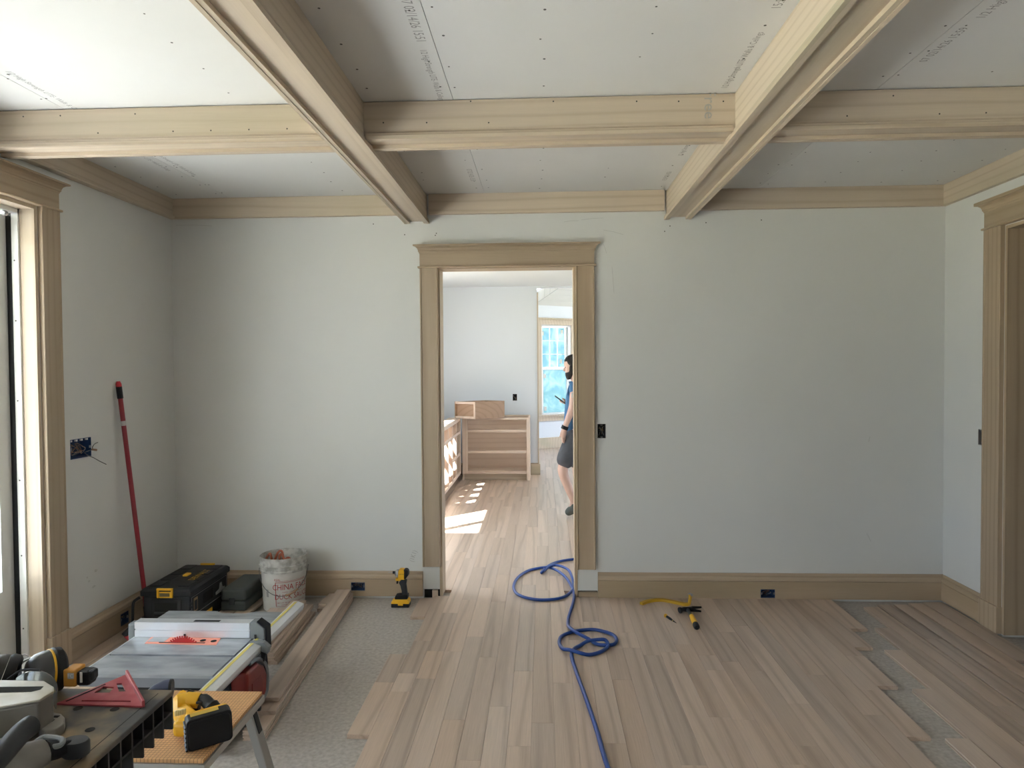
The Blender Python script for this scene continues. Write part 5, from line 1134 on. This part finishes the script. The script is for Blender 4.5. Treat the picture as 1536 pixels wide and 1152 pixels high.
J_ = dict(pelvis=pj((866, 648)), spine=pj((866, 622)), chest=pj((866, 592)), neck=pj((864, 571)), jaw=pj((860, 560)), head=pj((860, 549)), crown=pj((861, 540)),
     shl=pj((864, 580), near), ell=pj((859, 611), near-.02), wrl=pj((847, 642), near-.01), pal=pj((845, 652), near+.0),
     shr=pj((864, 580), far), elr=pj((868, 612), far), wrr=pj((854, 607), .08), par=pj((848, 602), .05),
     hil=pj((864, 656), -.09), knl=pj((842, 704), -.10), anl=pj((861, 753), -.09), bal=pj((853, 769), -.09), tol=pj((849.5, 772), -.09),
     hir=pj((866, 656), .09), knr=pj((866, 706), .10), anr=pj((872, 765), .11), tor=pj((858, 772), .11))
for k_ in ('bal', 'tol', 'tor'): J_[k_].z = max(J_[k_].z, .022)
names = list(J_); V = [J_[k_] for k_ in names]; ix = {k_: i for i, k_ in enumerate(names)}
E_ = [(ix[a], ix[b]) for a, b in (('pelvis', 'spine'), ('spine', 'chest'), ('chest', 'neck'), ('neck', 'jaw'), ('jaw', 'head'), ('head', 'crown'), ('chest', 'shl'), ('shl', 'ell'), ('ell', 'wrl'), ('wrl', 'pal'), ('chest', 'shr'), ('shr', 'elr'), ('elr', 'wrr'), ('wrr', 'par'), ('pelvis', 'hil'), ('hil', 'knl'), ('knl', 'anl'), ('anl', 'bal'), ('bal', 'tol'), ('pelvis', 'hir'), ('hir', 'knr'), ('knr', 'anr'), ('anr', 'tor'))]
RD = dict(pelvis=.095, spine=.10, chest=.13, neck=.058, jaw=.050, head=.045, crown=.030, shl=.062, ell=.043, wrl=.028, pal=(.038, .02), shr=.062, elr=.043, wrr=.028, par=(.036, .018), hil=.07, knl=.060, anl=.036, bal=.022, tol=.014, hir=.07, knr=.058, anr=.036, tor=.015)
rd = [RD[k_] for k_ in names]
# face and fingers grow from the same skeleton
def grow_(frm, pts, rr_):
    last = ix[frm]
    for p_, r_ in zip(pts, rr_): V.append(Vector(p_)); rd.append(r_); E_.append((last, len(V)-1)); last = len(V)-1
hc = J_['head']
for k_ in range(4):                      # left hand, fingers sliding into the pocket
    o_ = Vector((-.012+.009*k_, -.012+.012*k_, -.03)); b_ = J_['pal']+o_; grow_('pal', [b_, b_+Vector((.004, .006, -.030-.004*(1 if k_ in (1, 2) else 0))), b_+Vector((.010, .012, -.055-.006*(1 if k_ in (1, 2) else 0)))], [.010, .009, .007])
grow_('pal', [J_['pal']+Vector((-.026, -.004, -.002)), J_['pal']+Vector((-.036, .002, -.028))], [.011, .008])
ph = pj((841.5, 599.5), .05)
for k_ in range(4):                      # right hand, fingers curled round the phone
    b_ = J_['par']+Vector((-.022, -.020+.014*k_, -.012)); grow_('par', [b_, b_+Vector((-.026, 0, .008)), b_+Vector((-.036, -.004, .026))], [.010, .009, .0075])
grow_('par', [J_['par']+Vector((-.010, -.028, .016)), J_['par']+Vector((-.034, -.030, .034))], [.011, .008])
PER = skin('person', V, E_, rd, ix['pelvis'], SKIN, sub=2, loc=(pj((858, 773)).x, YP, 0))
tag(PER, 'person in blue t-shirt and dark shorts looking at a phone in the kitchen', 'person')
# shirt
def sub_skin(name, keys, edges, R_, root, matl, extra=None):
    Vv = [J_[k_] if isinstance(k_, str) else k_ for k_ in keys]; return skin(name, Vv, edges, R_, root, matl, PER, 2)
sl_l = J_['shl'].lerp(J_['ell'], .50); sl_r = J_['shr'].lerp(J_['elr'], .50)
sub_skin('t_shirt', [J_['pelvis']+Vector((0, 0, -.075)), 'spine', 'chest', J_['chest'].lerp(J_['neck'], .7), 'shl', sl_l, 'shr', sl_r], [(0, 1), (1, 2), (2, 3), (2, 4), (4, 5), (2, 6), (6, 7)], [.164, .152, .152, .078, .080, .068, .080, .068], 0, SHIRT)
kl = J_['hil'].lerp(J_['knl'], .98); kr = J_['hir'].lerp(J_['knr'], .98)
sub_skin('shorts', [J_['pelvis']+Vector((0, 0, .09)), 'pelvis', 'hil', J_['hil'].lerp(kl, .5), kl, 'hir', J_['hir'].lerp(kr, .5), kr], [(0, 1), (1, 2), (2, 3), (3, 4), (1, 5), (5, 6), (6, 7)], [.138, .156, .118, .110, .100, .118, .110, .100], 1, SHORT)
def ell(name, c, r_, matl, par, rot=None, n_=20):
    m = MB(); prof = [(max(1e-4, math.sin(math.pi*i/12)), -math.cos(math.pi*i/12)) for i in range(13)]
    Mt = Matrix.Translation(c) @ (rot.to_4x4() if rot else Matrix.Identity(4)) @ Matrix.Diagonal((*r_, 1)); m.lathe(prof, n_, Mt); return link(name, m, matl, par, smooth=True)
RY = lambda a: Matrix.Rotation(R(a), 3, 'Y')
# head: rings from chin to crown (front, back, half width), tilted down towards the phone
HR = [(.000, -.076, -.030, .020), (.010, -.086, -.004, .036), (.032, -.091, .030, .051), (.058, -.093, .055, .060), (.083, -.092, .072, .066), (.108, -.090, .085, .070), (.125, -.086, .092, .073), (.145, -.092, .097, .075), (.170, -.089, .098, .076), (.200, -.074, .088, .068), (.222, -.046, .064, .048), (.235, -.012, .032, .020)]
HN = 36; MH = Matrix.Translation(pj((863, 566.5))) @ Matrix.Rotation(R(-11), 4, 'Y')
def head_rings(scale):
    L_ = []
    for z, xf_, xb_, w_ in HR:
        ring = []
        for i in range(HN):
            th = 2*math.pi*i/HN; k_ = scale(th, z); cx_ = (xf_+xb_)/2; dx = (xb_-xf_)/2
            c_, s2 = math.cos(th), math.sin(th); e_ = .86
            ring.append(tuple(MH @ Vector((cx_+dx*k_*math.copysign(abs(c_)**e_, c_), w_*k_*math.copysign(abs(s2)**e_, s2), z+(k_-1)*.12*(1 if z > .2 else (-1 if z < .02 else 0))))))
        L_.append(ring)
    return L_
def fang(th): return abs((th-math.pi+math.pi) % (2*math.pi)-math.pi)      # 0 at the face, pi at the back of the head
m = MB(); m.rings(head_rings(lambda th, z: 1.0)); HD = link('head', m, SKIN, PER, smooth=True); HD.modifiers.new('sub', 'SUBSURF').levels = 1
def is_hair(th, z):
    f = fang(th); return z > (.176 if f < 1.0 else .176-(f-1.0)*.14 if f < 1.6 else .07 if f < 1.9 else .025)
def is_beard(th, z):
    f = fang(th); return (f < 1.35 and z < .062) or (f < .55 and z < .078 and z > .064) or (1.15 < f < 1.6 and z < .135)
for nm, fn in (('hair', is_hair), ('beard', is_beard)):
    m = MB(); m.rings(head_rings(lambda th, z: 1.085 if fn(th, z) else .93)); o = link(nm, m, HAIR, PER, smooth=True); o.modifiers.new('sub', 'SUBSURF').levels = 1
m = MB(); m.rings([[tuple(MH @ Vector(p_)) for p_ in q_] for q_ in ([(-.080, -.008, .128), (-.080, .008, .128), (-.094, .004, .128), (-.094, -.004, .128)], [(-.078, -.014, .100), (-.078, .014, .100), (-.108, .007, .102), (-.108, -.007, .102)], [(-.078, -.016, .086), (-.078, .016, .086), (-.112, .008, .090), (-.112, -.008, .090)])]); o = link('nose', m, SKIN, PER, smooth=True, bevel=.004)
for sd in (-1, 1):
    ell('ear', MH @ Vector((.014, sd*.076, .108)), (.019, .010, .032), SKIN, PER); ell('eye', MH @ Vector((-.080, sd*.030, .126)), (.008, .009, .0045), HAIR, PER)
m = MB(); a, c = J_['ell'].lerp(J_['wrl'], .90), J_['ell'].lerp(J_['wrl'], 1.06); m.tube([a, c], .0365, 14); link('wrist_watch', m, DARK, PER, smooth=True)
q = sl_l.lerp(J_['shl'], .15); m = MB(); m.box(q.x-.034, q.x+.004, q.y-.062, q.y-.054, q.z-.02, q.z+.03); link('sleeve_print', m, PW_, PER, bevel=.004)
for s_, an, to in (('l', 'anl', 'tol'), ('r', 'anr', 'tor')):
    a, c = J_[an], J_[to]; hl = a+(a-J_['knl' if s_ == 'l' else 'knr']).normalized()*.045+Vector((.03, 0, 0)); hl.z = max(hl.z, .045); cc_ = Vector((c.x-.012, c.y, max(c.z, .03)))
    skin('shoe', [a+Vector((.004, 0, 0)), hl, hl.lerp(cc_, .55)+Vector((0, 0, .006)), cc_], [(0, 1), (1, 2), (2, 3)], [.052, .052, .050, .038], 1, SHOE, PER, 2)
# phone in the right hand
T_ = Matrix((Vector((.80, .1, -.58)).normalized(), Vector((.05, -1, -.1)).normalized(), Vector((.58, 0, .80)).normalized())).transposed().to_4x4()
ph = pj((841, 600), .045); m = MB(); m.box(-.072, .072, -.036, .036, -.0045, .0045, M=Matrix.Translation(ph) @ T_); o = link('phone', m, CHAR, None, tuple(ph), bevel=.003); tag(o, 'dark grey phone held out in front of the person', 'phone')
